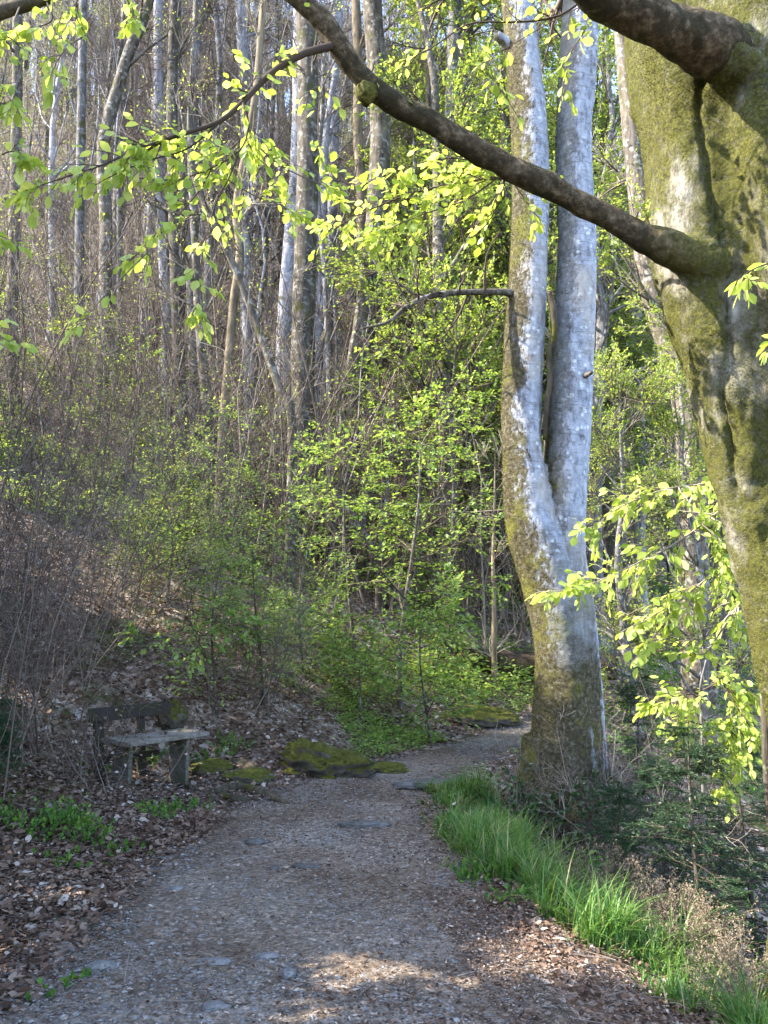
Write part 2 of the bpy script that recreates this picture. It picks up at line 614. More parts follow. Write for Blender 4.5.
def mat_ground():
    m = bpy.data.materials.new("leaf_strewn_earth")
    nt, out = nodes_of(m)
    tc = N_(nt, 'TexCoord'); ob = tc.outputs['Object']
    wob = N_(nt, 'Mix', data_type='VECTOR'); wob.inputs[0].default_value = .06
    nz = N_(nt, 'TexNoise'); nz.inputs['Scale'].default_value = 9; nt.links.new(ob, nz.inputs['Vector'])
    nt.links.new(ob, wob.inputs[4]); nt.links.new(nz.outputs['Color'], wob.inputs[5])
    wv = wob.outputs[1]
    cells = vor_n(nt, wv, 17)
    sp = N_(nt, 'SeparateColor'); nt.links.new(cells, sp.inputs[0])
    leaf = ramp(nt, sp.outputs[0], [(0, (.055, .035, .022)), (.3, (.13, .092, .070)), (.6, (.23, .175, .145)), (.85, (.32, .26, .23)), (1, (.42, .37, .34))])
    big = noise_n(nt, ob, .35, 4)
    leaf = mixc(nt, 1.0, leaf, ramp(nt, big, [(.3, g3(.75)), (.7, g3(1.25))]), 'MULTIPLY')
    soil = ramp(nt, noise_n(nt, ob, 30, 6), [(.3, (.030, .022, .015)), (.7, (.085, .062, .045))])
    sm = noise_n(nt, ob, 2.2, 5, .6)
    col = mixc(nt, ramp(nt, sm, [(.52, g3(0)), (.64, g3(.75))]), leaf, soil)
    gm = noise_n(nt, ob, .55, 6, .62)
    green = ramp(nt, noise_n(nt, ob, 24, 6, .7), [(.3, (.020, .034, .008)), (.7, (.085, .12, .022))])
    col = mixc(nt, ramp(nt, gm, [(.54, g3(0)), (.63, g3(.85))]), col, green)
    b = bump_n(nt, sp.outputs[1], .7, .03)
    b = bump_n(nt, noise_n(nt, ob, 26, 5), .6, .03, b)
    principled(nt, out, col, .95, b, .1)
    return m


def mat_path():
    m = bpy.data.materials.new("trodden_gravel")
    nt, out = nodes_of(m)
    tc = N_(nt, 'TexCoord'); ob = tc.outputs['Object']
    a = noise_n(nt, ob, 1.1, 6, .62)
    base = ramp(nt, a, [(.30, (.075, .055, .040)), (.5, (.130, .106, .086)), (.70, (.185, .166, .150))])
    v1 = N_(nt, 'SeparateColor'); nt.links.new(vor_n(nt, ob, 46), v1.inputs[0])
    v2 = N_(nt, 'SeparateColor'); nt.links.new(vor_n(nt, ob, 110), v2.inputs[0])
    col = mixc(nt, 1.0, base, ramp(nt, v1.outputs[0], [(0, (.55, .50, .46)), (.45, g3(.95)), (.85, (1.2, 1.18, 1.18)), (1, (1.9, 1.9, 1.95))]), 'MULTIPLY')
    col = mixc(nt, .7, col, ramp(nt, v2.outputs[0], [(0, (.5, .46, .43)), (.5, g3(1)), (1, g3(1.6))]), 'MULTIPLY')
    lit = noise_n(nt, ob, 6, 6, .7)
    col = mixc(nt, ramp(nt, lit, [(.56, g3(0)), (.68, g3(.7))]), col, (.085, .058, .040))
    b = bump_n(nt, v1.outputs[1], .55, .016)
    b = bump_n(nt, v2.outputs[1], .5, .008, b)
    b = bump_n(nt, noise_n(nt, ob, 9, 6, .7), .5, .03, b)
    principled(nt, out, col, .88, b, .25)
    return m


def mat_rock(name, stops, moss=0.0, scale=6):
    m = bpy.data.materials.new(name)
    nt, out = nodes_of(m)
    tc = N_(nt, 'TexCoord'); ob = tc.outputs['Object']
    col = ramp(nt, noise_n(nt, ob, scale, 7, .68), stops)
    mk = None
    if moss:
        mo = ramp(nt, noise_n(nt, ob, 34, 6, .75), [(.3, (.022, .024, .004)), (.55, (.085, .085, .014)), (.75, (.17, .16, .03))])
        ge = N_(nt, 'NewGeometry'); sx = N_(nt, 'SeparateXYZ'); nt.links.new(ge.outputs['Normal'], sx.inputs[0])
        s = math_n(nt, 'ADD', sx.outputs['Z'], math_n(nt, 'MULTIPLY', math_n(nt, 'SUBTRACT', noise_n(nt, ob, 5, 5), .5), 1.6))
        mk = ramp(nt, s, [(.55 - moss, g3(0)), (.8 - moss, g3(1))])
        col = mixc(nt, mk, col, mo)
    b = bump_n(nt, noise_n(nt, ob, scale * 4, 6, .75), .8, .03)
    principled(nt, out, col, .9, b, .2)
    return m


def mat_wood(name, dark, light, algae=None):
    m = bpy.data.materials.new(name)
    nt, out = nodes_of(m)
    tc = N_(nt, 'TexCoord'); ob = tc.outputs['Object']
    v = mapping(nt, ob, (1.2, 14, 14))
    col = ramp(nt, noise_n(nt, v, 4, 6, .65), [(.32, dark), (.65, light)])
    if algae:
        col = mixc(nt, ramp(nt, noise_n(nt, ob, 5, 5), [(.48, g3(0)), (.62, g3(.7))]), col, algae)
    b = bump_n(nt, noise_n(nt, v, 7, 5, .7), .6, .008)
    principled(nt, out, col, .85, b, .25)
    return m


M = {}
M['beech'] = mat_beech()
M['twin'] = mat_twin()
M['limb'] = mat_limb()
M['branch'] = mat_bark("branch_bark", (.026, .021, .014), (.105, .088, .064), 14, (.060, .058, .010), .09, None, .9, 0)
M['pale'] = mat_bark("pale_grey_bark", (.13, .13, .155), (.36, .365, .42), 9, (.085, .08, .04), .04, (.46, .46, .48), .5, .2)
M['grey'] = mat_bark("grey_bark", (.050, .047, .050), (.175, .170, .180), 11, (.065, .068, .022), .08, (.27, .27, .28), .7, .25)
M['dark'] = mat_bark("dark_bark", (.030, .026, .022), (.125, .108, .092), 12, (.055, .06, .015), .06, (.24, .24, .22), .8, .25)
M['tan'] = mat_bark("tan_bark", (.085, .066, .045), (.24, .195, .14), 11, (.08, .085, .02), 0, None, .5, .1)
M['twig'] = mat_rnd("twig_bark", [(0, (.060, .044, .036)), (.5, (.125, .098, .085)), (1, (.22, .19, .17))])
M['twig_pale'] = mat_rnd("pale_twig_bark", [(0, (.14, .115, .095)), (.5, (.25, .215, .185)), (1, (.38, .34, .30))])
M['twig_dark'] = mat_rnd("dark_twig_bark", [(0, (.030, .022, .018)), (.5, (.075, .055, .046)), (1, (.15, .12, .105))])
M['leaf'] = mat_leaf("fresh_beech_leaf", [(0, (.22, .32, .055)), (.5, (.34, .45, .10)), (1, (.50, .58, .20))], .55, (1.45, 1.30, .85))
M['leaf_mid'] = mat_leaf("green_leaf", [(0, (.11, .215, .048)), (.5, (.195, .30, .078)), (1, (.31, .41, .135))], .5)
M['leaf_far'] = mat_leaf("spring_leaf", [(0, (.13, .22, .045)), (.5, (.23, .325, .080)), (1, (.37, .43, .15))], .5)
M['leaf_dark'] = mat_leaf("dark_leaf", [(0, (.012, .038, .010)), (.5, (.024, .062, .016)), (1, (.045, .10, .026))], .2, (1.3, 1.3, .8), .35, .5)
M['herb'] = mat_leaf("herb_leaf", [(0, (.035, .110, .018)), (.5, (.075, .18, .026)), (1, (.15, .28, .045))], .4)
M['grass'] = mat_leaf("grass_blade", [(0, (.040, .105, .020)), (.5, (.085, .185, .038)), (.88, (.17, .27, .07)), (1, (.32, .28, .16))], .4, (1.4, 1.35, .7), .45, .4)
M['needle'] = mat_leaf("spruce_needle", [(0, (.010, .034, .016)), (.5, (.020, .058, .024)), (1, (.042, .10, .036))], .15, (1.2, 1.3, .8), .45, .4)
M['dry'] = mat_leaf("dead_leaf", [(0, (.024, .013, .009)), (.25, (.072, .041, .028)), (.5, (.138, .088, .064)), (.78, (.225, .165, .132)), (1, (.40, .345, .31))], .12, (1.2, 1.0, .8), .75, .2)
M['seed'] = mat_rnd("dry_seed_head", [(0, (.085, .065, .045)), (.5, (.16, .125, .09)), (1, (.25, .21, .155))])
M['gravel'] = mat_rnd("gravel_chip", [(0, (.060, .050, .044)), (.35, (.125, .112, .105)), (.7, (.19, .18, .18)), (.95, (.25, .245, .245)), (1, (.36, .35, .35))], .8, .3, 60)
M['ground'] = mat_ground()
M['path'] = mat_path()
M['moss_rock'] = mat_rock("mossy_rock", [(.3, (.035, .028, .022)), (.6, (.11, .095, .08)), (.75, (.2, .19, .18))], .35)
M['earth_rock'] = mat_rock("bare_rock", [(.3, (.05, .045, .042)), (.55, (.12, .115, .115)), (.75, (.22, .215, .22))], 0, 9)
M['stone'] = mat_rock("path_stone", [(.3, (.10, .095, .092)), (.55, (.22, .215, .22)), (.75, (.36, .355, .36))], 0, 14)
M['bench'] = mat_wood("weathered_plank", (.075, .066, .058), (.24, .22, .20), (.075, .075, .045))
M['bench_dark'] = mat_wood("dark_plank", (.012, .009, .008), (.040, .032, .031), (.022, .024, .008))  # near-black wood for the backrest, its posts and the stretcher
M['leg'] = mat_wood("leg_plank", (.055, .048, .044), (.17, .16, .155), (.06, .065, .03))
M['log'] = mat_bark("rotten_log", (.018, .013, .010), (.075, .056, .042), 9, (.06, .065, .012), .04, None, .8, 0)

# ------------------------------------------------------------------ ground and path
def make_ground():
    nu, nv = 520, 620
    u = np.linspace(-1, 1, nu); x = 84 * np.sinh(4.6 * u) / np.sinh(4.6)
    v = np.linspace(-0.74, 1, nv); y = 5.5 + 124 * np.sinh(4.9 * v) / np.sinh(4.9)
    X, Y = np.meshgrid(x, y, indexing='ij')
    Z = H(X, Y)
    V = np.stack([X, Y, Z], -1).reshape(-1, 3)
    i = np.arange(nu * nv).reshape(nu, nv)
    F = np.stack([i[:-1, :-1], i[1:, :-1], i[1:, 1:], i[:-1, 1:]], -1).reshape(-1, 4)
    o = MB().add(V, [F]).build("ground", M['ground'])
    tag(o, "forest floor of brown leaves and moss sloping up to the woods", "ground", kind="structure")


def make_path():
    ns, nw = 900, 70
    ys = np.concatenate([np.linspace(-4, 12, 620), np.linspace(12.05, 30, ns - 620)])
    t = np.linspace(-1.12, 1.12, nw)
    Yc, T = np.meshgrid(ys, t, indexing='ij')
    X = path_x(Yc) + T * path_w(Yc)
    n = fbm(xyz(X * 5, Yc * 5), 4, 21); n2 = fbm(xyz(X * 1.3, Yc * 1.3), 3, 22)
    edge = np.clip((np.abs(T) - 0.62) / 0.5, 0, 1)
    Z = H(X, Yc) + 0.016 + 0.006 * n - edge ** 1.5 * (0.055 + 0.05 * n2 + 0.03 * n)
    V = np.stack([X, Yc, Z], -1).reshape(-1, 3)
    i = np.arange(ns * nw).reshape(ns, nw)
    F = np.stack([i[:-1, :-1], i[:-1, 1:], i[1:, 1:], i[1:, :-1]], -1)[:, ::1].reshape(-1, 4)[:, ::-1]
    o = MB().add(V, [F]).build("path", M['path'])
    tag(o, "trodden grey gravel footpath bending away behind the twin beech", "path", kind="structure")


def path_z(x, y):
    return H(x, y) + 0.014


make_ground()
make_path()

# ------------------------------------------------------------------ fallen leaves, gravel
def slope_normal(x, y):
    e = 0.06
    gx = (H(x + e, y) - H(x - e, y)) / (2 * e); gy = (H(x, y + e) - H(x, y - e)) / (2 * e)
    return norm(np.stack([-gx, -gy, np.ones_like(gx)], -1))


def scatter(n, x0, x1, y0, y1):
    """Points in the view's wedge, denser near the camera."""
    y = y0 * (y1 / y0) ** rng.random(n)
    x = rng.uniform(x0, x1, n) * (y * 0.62 + 0.6)
    return x, y


def make_litter():
    mb = MB()
    x, y = scatter(560000, -1, 1, 2.4, 20)
    d = x - path_x(y); hw = path_w(y)
    e = np.abs(d) - hw
    n = fbm(xyz(x * 1.4, y * 1.4), 3, 31); n2 = fbm(xyz(x * .5, y * .5), 3, 33)
    left = d < 0
    dens = np.where(left, np.clip(.55 + e * 1.5 + n * .9, 0.0, 1), np.clip(.55 + e * 2.2 + n * .7, 0.0, 1))
    dens = np.where(e < -.30, np.where(left, .035, .06), dens)
    dens = dens * np.clip(.9 + n2 * 1.0, .25, 1.0)
    dens = np.where((~left) & (e > 1.3), dens * .35, dens)
    dens = np.where((~left) & (y < 5.0) & (e > -.55), np.maximum(dens, np.clip(.85 + n, 0, 1)), dens)
    keep = rng.random(len(x)) < dens * .85
    x, y, e = x[keep], y[keep], e[keep]
    z = H(x, y) + np.where(e < 0, .016, 0.0) + rng.exponential(.012, len(x))
    nrm = slope_normal(x, y) + rng.normal(0, .38, (len(x), 3))
    a = rng.uniform(0, 2 * math.pi, len(x))
    dr = np.stack([np.cos(a), np.sin(a), rng.normal(0, .25, len(x))], -1)
    sz = np.clip(rng.lognormal(-3.55, .45, len(x)), .010, .07) * np.where(e < -.2, .6, 1) * np.where(x > path_x(y), .72, 1.0) * np.clip(.55 + y * .09, .7, 1.1)
    add_leaves(mb, np.stack([x, y, z + .004], -1), dr, nrm, sz, dry=True, rnd=np.clip(rng.normal(.5, .24, len(x)) + .16 * fbm(xyz(x, y), 2, 5), 0, 1))
    A_ = np.array([.60, .80]); B_ = np.array([-.80, .60]); q = rng.random((16, 2))
    c = np.array([-2.28, 7.42]) + q[:, :1] * .88 * A_ + q[:, 1:] * .42 * B_
    a = rng.uniform(0, 6.28, 16)
    add_leaves(mb, np.concatenate([c, np.full((16, 1), .538)], 1), np.stack([np.cos(a), np.sin(a), np.zeros(16)], -1), np.tile([0, 0, 1.0], (16, 1)) + rng.normal(0, .2, (16, 3)), rng.uniform(.03, .06, 16), dry=True)
    o = mb.build("fallen_leaves", M['dry'])
    tag(o, "brown and pinkish dead beech leaves littering the banks beside the path", "leaves", kind="stuff")


OCT_V = np.array([[1, 0, 0], [0, 1, 0], [-1, 0, 0], [0, -1, 0], [.1, .1, .55], [0, 0, -.5]])
OCT_T = np.array([[0, 1, 4], [1, 2, 4], [2, 3, 4], [3, 0, 4], [1, 0, 5], [2, 1, 5], [3, 2, 5], [0, 3, 5]])


def make_gravel():
    mb = MB()
    n = 85000
    y = 2.4 * (13 / 2.4) ** rng.random(n)
    x = path_x(y) + path_w(y) * rng.uniform(-1.05, 1.05, n)
    nz = fbm(xyz(x * 1.6, y * 1.6), 3, 41)
    keep = rng.random(n) < np.clip(.55 + nz * 1.2, .08, 1)
    x, y = x[keep], y[keep]
    M_ = len(x)
    s = np.minimum(.003 + rng.exponential(.0036, M_), .024)
    V = OCT_V[None] * rng.uniform(.6, 1.3, (M_, 6, 3))
    a = rng.uniform(0, 2 * math.pi, M_)
    c, sn = np.cos(a)[:, None], np.sin(a)[:, None]
    vx = V[..., 0] * c - V[..., 1] * sn; vy = (V[..., 0] * sn + V[..., 1] * c)
    st = rng.uniform(.5, 1.0, (M_, 1))
    W = np.stack([x[:, None] + s[:, None] * vx, y[:, None] + s[:, None] * vy * st, (path_z(x, y) + .002)[:, None] + s[:, None] * V[..., 2] * rng.uniform(.4, 1.1, (M_, 1))], -1)
    F = (OCT_T[None] + (np.arange(M_) * 6)[:, None, None]).reshape(-1, 3)
    mb.add(W.reshape(-1, 3), [F], np.repeat(rng.beta(2, 2.4, M_), 6), 0, smooth=False)
    o = mb.build("path_gravel", M['gravel'])
    tag(o, "loose grey gravel chips and grit scattered over the footpath", "gravel", kind="stuff")
    # wood chips and bud scales trodden into the path
    mb = MB()
    n = 26000
    y = 2.4 * (10 / 2.4) ** rng.random(n)
    x = path_x(y) + path_w(y) * rng.uniform(-1.1, 1.1, n)
    nz = fbm(xyz(x * 1.1, y * 1.1), 3, 44)
    keep = rng.random(n) < np.clip(.5 + nz * 1.4 + .35 * (x - path_x(y)), .05, 1)
    x, y = x[keep], y[keep]
    a = rng.uniform(0, 2 * math.pi, len(x))
    dr = np.stack([np.cos(a), np.sin(a), rng.normal(0, .2, len(x))], -1)
    nr = np.tile([0, 0, 1.0], (len(x), 1)) + rng.normal(0, .35, (len(x), 3))
    add_leaves(mb, np.stack([x, y, path_z(x, y) + .006], -1), dr, nr, rng.uniform(.012, .036, len(x)), dry=True, width=.5, rnd=np.clip(rng.normal(.45, .25, len(x)), 0, 1))
    o = mb.build("leaf_crumbs", M['dry'])
    tag(o, "small crumbled brown leaf scraps trodden over the footpath", "leaf scraps", kind="stuff")


def make_twigs():
    n = 2600
    y = 2.4 * (13 / 2.4) ** rng.random(n); x = rng.uniform(-1, .75, n) * (y * .55 + .6)
    d = np.abs(x - path_x(y)) - path_w(y)
    k = rng.random(n) < np.where(d < -.15, .10, .8)
    x, y = x[k], y[k]; n = len(x)
    a = rng.uniform(0, math.pi, n); L = rng.lognormal(-2.4, .6, n)
    K = 5; t = np.linspace(-.5, .5, K)
    bend = rng.normal(0, .25, n)
    X = x[:, None] + L[:, None] * (np.cos(a)[:, None] * t - np.sin(a)[:, None] * bend[:, None] * t * t * 2)
    Y = y[:, None] + L[:, None] * (np.sin(a)[:, None] * t + np.cos(a)[:, None] * bend[:, None] * t * t * 2)
    Z = H(X, Y) + .024 + rng.uniform(0, .02, n)[:, None]
    mb = MB(); add_tubes(mb, np.stack([X, Y, Z], -1), (rng.uniform(.0012, .0042, n)[:, None] * np.linspace(1, .5, K)), 4)
    tag(mb.build("fallen_twigs", M['twig']), "small fallen twigs strewn over the leaf litter and path", "twigs", kind="stuff")


make_litter()
make_gravel()
make_twigs()


def rock_mesh(sx, sy, sz, seed, rough=.35, nu=64, nv=40):
    u = np.linspace(0, 2 * math.pi, nu, endpoint=False); v = np.linspace(0, math.pi, nv)
    U, W = np.meshgrid(u, v, indexing='ij')
    D = np.stack([np.cos(U) * np.sin(W), np.sin(U) * np.sin(W), np.cos(W)], -1)
    r = 1 + rough * fbm(D * 1.6 + seed * 7.1, 4, seed) + rough * .7 * np.abs(fbm(D * 3.5 + seed, 3, seed + 5)) + rough * .35 * fbm(D * 9 + seed, 3, seed + 8)
    V = D * r[..., None] * np.array([sx, sy, sz])
    i = np.arange(nu * nv).reshape(nu, nv)
    a = i[:, :-1]; b = np.roll(i, -1, 0)[:, :-1]; c = np.roll(i, -1, 0)[:, 1:]; d = i[:, 1:]
    F = np.stack([a, d, c, b], -1).reshape(-1, 4)
    return V.reshape(-1, 3), F


def rock(name, px, py, size, mat, label, cat, seed, rz=0.0, sink=.3, group=None, rough=.35):
    p = hit(px, py)
    V, F = rock_mesh(*size, seed, rough)
    o = MB().add(V, [F], None, 0).build(name, M[mat], None, (p[0], p[1], p[2] + size[2] * (1 - 2 * sink) + .01))
    o.rotation_euler = (0, 0, rz)
    return tag(o, label, cat, group)


RB = "mossy rocks along the bank"
rock("mossy_rock", 318, 772, (.50, .28, .18), 'moss_rock', "largest moss topped rock mound at the path edge beyond the bench", "rock", 3, -.5, .42, RB, .75)
rock("mossy_rock", 352, 776, (.22, .17, .13), 'moss_rock', "dark rounded mossy rock adjoining the big moss mound at the path bend", "rock", 4, .3, .42, RB)
rock("mossy_rock", 384, 772, (.26, .15, .07), 'moss_rock', "low flat mossy rock lying at the outside of the path bend", "rock", 5, -.3, .42, RB)
rock("mossy_rock", 248, 782, (.24, .15, .09), 'moss_rock', "mossy rock among exposed roots just past the bench leg", "rock", 6, .4, .42, RB)
rock("mossy_rock", 212, 772, (.22, .16, .09), 'moss_rock', "greenish mossy lump on the bank directly behind the bench end", "rock", 7, .1, .42, RB)
rock("mossy_rock", 172, 728, (.15, .14, .17), 'moss_rock', "dark mossy boulder standing behind the bench backrest", "rock", 8, .1, .25, RB)
rock("mossy_rock", 478, 722, (.55, .30, .16), 'moss_rock', "long mossy hump on the leaf bank close to the twin beech", "rock", 10, -.2, .42, RB)
RS = "stones lying in the path"
rock("path_stone", 215, 966, (.075, .040, .018), 'stone', "flat bluish grey stone slab bedded in the shaded path", "stone", 13, -.1, .35, RS)
rock("path_stone", 266, 962, (.055, .032, .016), 'stone', "pale oval stone beside the flat bluish slab on the path", "stone", 14, .2, .3, RS)
rock("path_stone", 288, 980, (.034, .028, .026), 'stone', "upright angular stone at the edge of the sunlit strip of path", "stone", 15, .3, .25, RS)
rock("path_stone", 362, 829, (.20, .07, .028), 'earth_rock', "long dark rock rib breaking through the middle of the path", "stone", 16, .12, .3, RS)
rock("path_stone", 306, 871, (.085, .03, .02), 'earth_rock', "thin dark stone sliver in the middle of the shaded path", "stone", 17, -.1, .3, RS)
rock("path_stone", 274, 872, (.032, .026, .022), 'earth_rock', "small dark round stone next to the thin sliver on the path", "stone", 18, 0, .3, RS)
rock("path_stone", 257, 845, (.085, .05, .026), 'earth_rock', "grey hump of stone near the exposed roots on the path edge", "stone", 19, 0, .35, RS)
rock("path_stone", 432, 789, (.36, .13, .055), 'earth_rock', "broad grey rock ledge across the path at its bend", "stone", 20, .1, .3, RS)
rock("path_stone", 100, 972, (.06, .045, .02), 'stone', "grey stone half sunk at the leafy edge of the path", "stone", 23, .3, .35, RS)
rock("path_stone", 175, 893, (.05, .03, .018), 'stone', "small pale stone at the foot of the leafy bank", "stone", 24, .5, .3, RS)
rock("path_stone", 215, 1012, (.06, .035, .02), 'stone', "pale stone nearest the viewer in the lower edge of path", "stone", 25, .2, .35, RS)


def root(pix, r, label, seed):
    pts = [hit(*q) for q in pix]
    r *= 1.45
    pts = [p + np.array([0, 0, .03 - (0.07 if k in (0, len(pts) - 1) else 0)]) for k, p in enumerate(pts)]
    sp, sr = spline(pts, [r] * (len(pts) - 1) + [r * .5], 26)
    V, F = tube_arrays(sp[None], sr[None], 10)
    V = V + (fbm(V * 14, 3, seed) * r * .5)[:, None]
    o = MB().add(V, [F]).build("tree_root", M['branch'])
    tag(o, label, "root", "exposed tree roots by the bench")


root([(232, 762), (250, 772), (262, 782), (278, 786)], .035, "knotty root arching down the bank above the other roots", 1)
root([(196, 797), (220, 795), (240, 792), (262, 797), (292, 803)], .032, "longest exposed grey root running along the path edge past the bench", 2)
root([(205, 803), (222, 800), (240, 804), (258, 801)], .022, "short exposed root looping just below the longest root", 3)
root([(170, 786), (188, 790), (206, 797)], .018, "thin dark root at the foot of the bench leg", 4)
root([(262, 800), (280, 804), (296, 808)], .020, "root tip creeping out onto the gravel beside the path edge", 5)

# ------------------------------------------------------------------ bench
def box_mesh(mb, o, ax, ay, az, mat=0, jitter=.003, seg=10):
    """A plank from corner o spanned by three vectors, edges slightly worn."""
    ax, ay, az = (np.asarray(v, float) for v in (ax, ay, az))
    s = np.linspace(0, 1, seg + 1)
    prof = np.array([[.06, 0], [.94, 0], [1, .15], [1, .85], [.94, 1], [.06, 1], [0, .85], [0, .15]])
    ring = prof[:, 0:1] * ay + prof[:, 1:2] * az
    V = np.asarray(o, float) + s[:, None, None] * ax + ring[None]
    V = V + jitter * fbm(V * 9, 3, 77)[..., None] * np.array([.3, .3, .6])
    K, S = seg + 1, 8
    i = np.arange(K * S).reshape(K, S)
    a = i[:-1]; b = np.roll(a, -1, 1); d = i[1:]; c = np.roll(d, -1, 1)
    F = np.stack([a, d, c, b], -1).reshape(-1, 4)
    mb.add(V.reshape(-1, 3), [F, i[:1, :], i[-1:, ::-1]], None, mat, smooth=False)


def make_bench():
    A = norm(np.array([.60, .80, 0.])); B = norm(np.array([-.80, .60, 0.]))
    Fl = np.array([-2.28, 7.42, 0.0])
    zs = 0.53
    base = thing("park_bench", "weathered grey wooden bench with dark backrest on the leafy bank beside the path", "bench", (Fl[0], Fl[1], 0))
    o0 = np.zeros(3)
    L = .92
    # two seat planks
    for k in range(2):
        mb = MB()
        box_mesh(mb, o0 + B * (k * .245) + np.array([0, 0, zs - .038]) + A * (.03 * k), A * L, B * .235, [0, 0, .038])
        mb.build("seat_plank", M['bench'], base)
    # slab legs
    for t in (.14, .74):
        mb = MB()
        q = o0 + A * (L * t) + B * (.20 if t < .5 else .06)
        g = H(Fl[0] + q[0], Fl[1] + q[1]) - .12
        box_mesh(mb, [q[0], q[1], g], [0, 0, zs - .040 - g], A * .045, B * .25)
        mb.build("leg", M['leg'], base)
    # backrest posts and plank
    for t in (.04, .55):
        mb = MB()
        q = o0 + A * (L * t) + B * .53
        g = H(Fl[0] + q[0], Fl[1] + q[1]) - .1
        box_mesh(mb, [q[0], q[1], g], np.array([0, 0, .78 - g]) + B * .10, A * .10, B * .045)
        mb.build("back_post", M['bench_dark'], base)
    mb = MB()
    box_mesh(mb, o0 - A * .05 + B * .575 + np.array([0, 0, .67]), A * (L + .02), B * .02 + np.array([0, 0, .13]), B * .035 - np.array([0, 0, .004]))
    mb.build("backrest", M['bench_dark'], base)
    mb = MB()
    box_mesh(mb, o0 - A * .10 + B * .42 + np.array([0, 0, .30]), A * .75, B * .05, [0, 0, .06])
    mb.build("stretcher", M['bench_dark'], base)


make_bench()

# ------------------------------------------------------------------ hero trunks
def moss_tufts(o, parent, n, mask, size, mat):
    me = o.data
    nv, nf = len(me.vertices), len(me.polygons)
    co = np.empty(nv * 3, np.float32); me.vertices.foreach_get('co', co); co = co.reshape(-1, 3).astype(float)
    ar = np.empty(nf, np.float32); me.polygons.foreach_get('area', ar)
    ce = np.empty(nf * 3, np.float32); me.polygons.foreach_get('center', ce); ce = ce.reshape(-1, 3).astype(float)
    no = np.empty(nf * 3, np.float32); me.polygons.foreach_get('normal', no); no = no.reshape(-1, 3).astype(float)
    w = ar * mask(ce, no); w = w / w.sum()
    k = rng.choice(nf, n, p=w)
    t = norm(rng.normal(size=(n, 3)))
    p = ce[k] + t * (np.sqrt(ar[k]) * .6 * rng.random(n))[:, None] * 1.0
    nn = no[k]
    p = p - nn * ((p - ce[k]) * nn).sum(1, keepdims=True)
    d = norm(nn * .8 + rng.normal(0, .55, (n, 3)) + [0, 0, -.15])
    mb = MB()
    add_leaves(mb, p - nn * .001, d, norm(rng.normal(size=(n, 3))), size * rng.uniform(.5, 1.5, n), False, 0, .55, np.clip(.5 + .5 * fbm(p * 7, 3, 66) + rng.normal(0, .22, n), 0, 1))
    return mb.build("moss", mat, parent)


def remeshed(mb, name, mat, voxel, parent, loc, disp):
    """Melt overlapping limbs into one skin, then roughen it."""
    tmp = mb.build("tmp_" + name, mat)
    md = tmp.modifiers.new("r", 'REMESH'); md.mode = 'VOXEL'; md.voxel_size = voxel; md.use_smooth_shade = True
    sm = tmp.modifiers.new("s", 'SMOOTH'); sm.iterations = 6; sm.factor = .5
    dg = bpy.context.evaluated_depsgraph_get()
    me = bpy.data.meshes.new_from_object(tmp.evaluated_get(dg))
    old = tmp.data
    bpy.data.objects.remove(tmp); bpy.data.meshes.remove(old)
    n = len(me.vertices)
    co = np.empty(n * 3, np.float32); me.vertices.foreach_get('co', co); co = co.reshape(-1, 3).astype(float)
    no = np.empty(n * 3, np.float32); me.vertices.foreach_get('normal', no); no = no.reshape(-1, 3).astype(float)
    co = co + no * disp(co, no)[:, None]
    co = co - np.asarray(loc)
    me.vertices.foreach_set('co', co.astype(np.float32).ravel())
    me.polygons.foreach_set('use_smooth', np.ones(len(me.polygons), bool))
    me.update()
    me.name = name
    if not me.materials:
        me.materials.append(mat)
    o = bpy.data.objects.new(name, me); COL.objects.link(o); o.parent = parent
    return o


def closed_tube(mb, pts, rad, n=60, S=24, flute=None):
    sp, sr = spline(pts, rad, n)
    V, F = tube_arrays(sp[None], sr[None], S)
    if flute is not None:
        V = V.reshape(n, S, 3); c = sp[:, None, :]
        a = np.arange(S) / S * 2 * math.pi
        V = c + (V - c) * (1 + flute(np.linspace(0, 1, n)[:, None], a[None, :]))[..., None]
        V = V.reshape(-1, 3)
    i = np.arange(n * S).reshape(n, S)
    mb.add(V, [F, i[:1, ::-1], i[-1:, :]])
    return sp, sr


def lst(*a):
    return [P(*q) for q in a]


# --- the big mossy beech on the slope
beech_loc = np.array([2.75, 4.3, float(H(2.75, 4.3))])
beech = thing("old_beech", "huge moss covered old beech with long limb reaching over the path", "tree", beech_loc)
mb = MB()
fl = lambda t, a: .08 * np.sin(3 * a + 2.2 * t + .6) + .07 * np.sin(5 * a - 3 * t + 1.0) + .03 * np.sin(8 * a + 5 * t)
root_px = [P(905, 1080, 4.35), P(884, 880, 4.32), P(872, 770, 4.3), P(833, 610, 4.3), P(790, 480, 4.28), P(766, 360, 4.25), P(741, 250, 4.22), P(737, 150, 4.2), P(722, 60, 4.2), P(700, -40, 4.22), P(690, -160, 4.3), P(668, -420, 4.5), P(600, -760, 4.8)]
closed_tube(mb, root_px, [.66, .53, .47, .425, .40, .43, .47, .49, .50, .44, .34, .26, .16], 120, 48, fl)
# second dark stem in front, rising on the right
stem2 = [P(842, 470, 4.1), P(815, 340, 4.0), P(792, 210, 3.92), P(778, 100, 3.86), P(768, 0, 3.82), P(772, -120, 3.8), P(800, -400, 3.7), P(850, -760, 3.5)]
closed_tube(mb, stem2, [.26, .30, .29, .26, .235, .22, .2, .12], 80, 24, lambda t, a: .06 * np.sin(3 * a + 4 * t))
# collar of the lower limb
closed_tube(mb, [P(768, 282, 4.22), P(722, 268, 4.06), P(688, 257, 3.97), P(652, 241, 3.92)], [.26, .185, .105, .05], 20, 20)
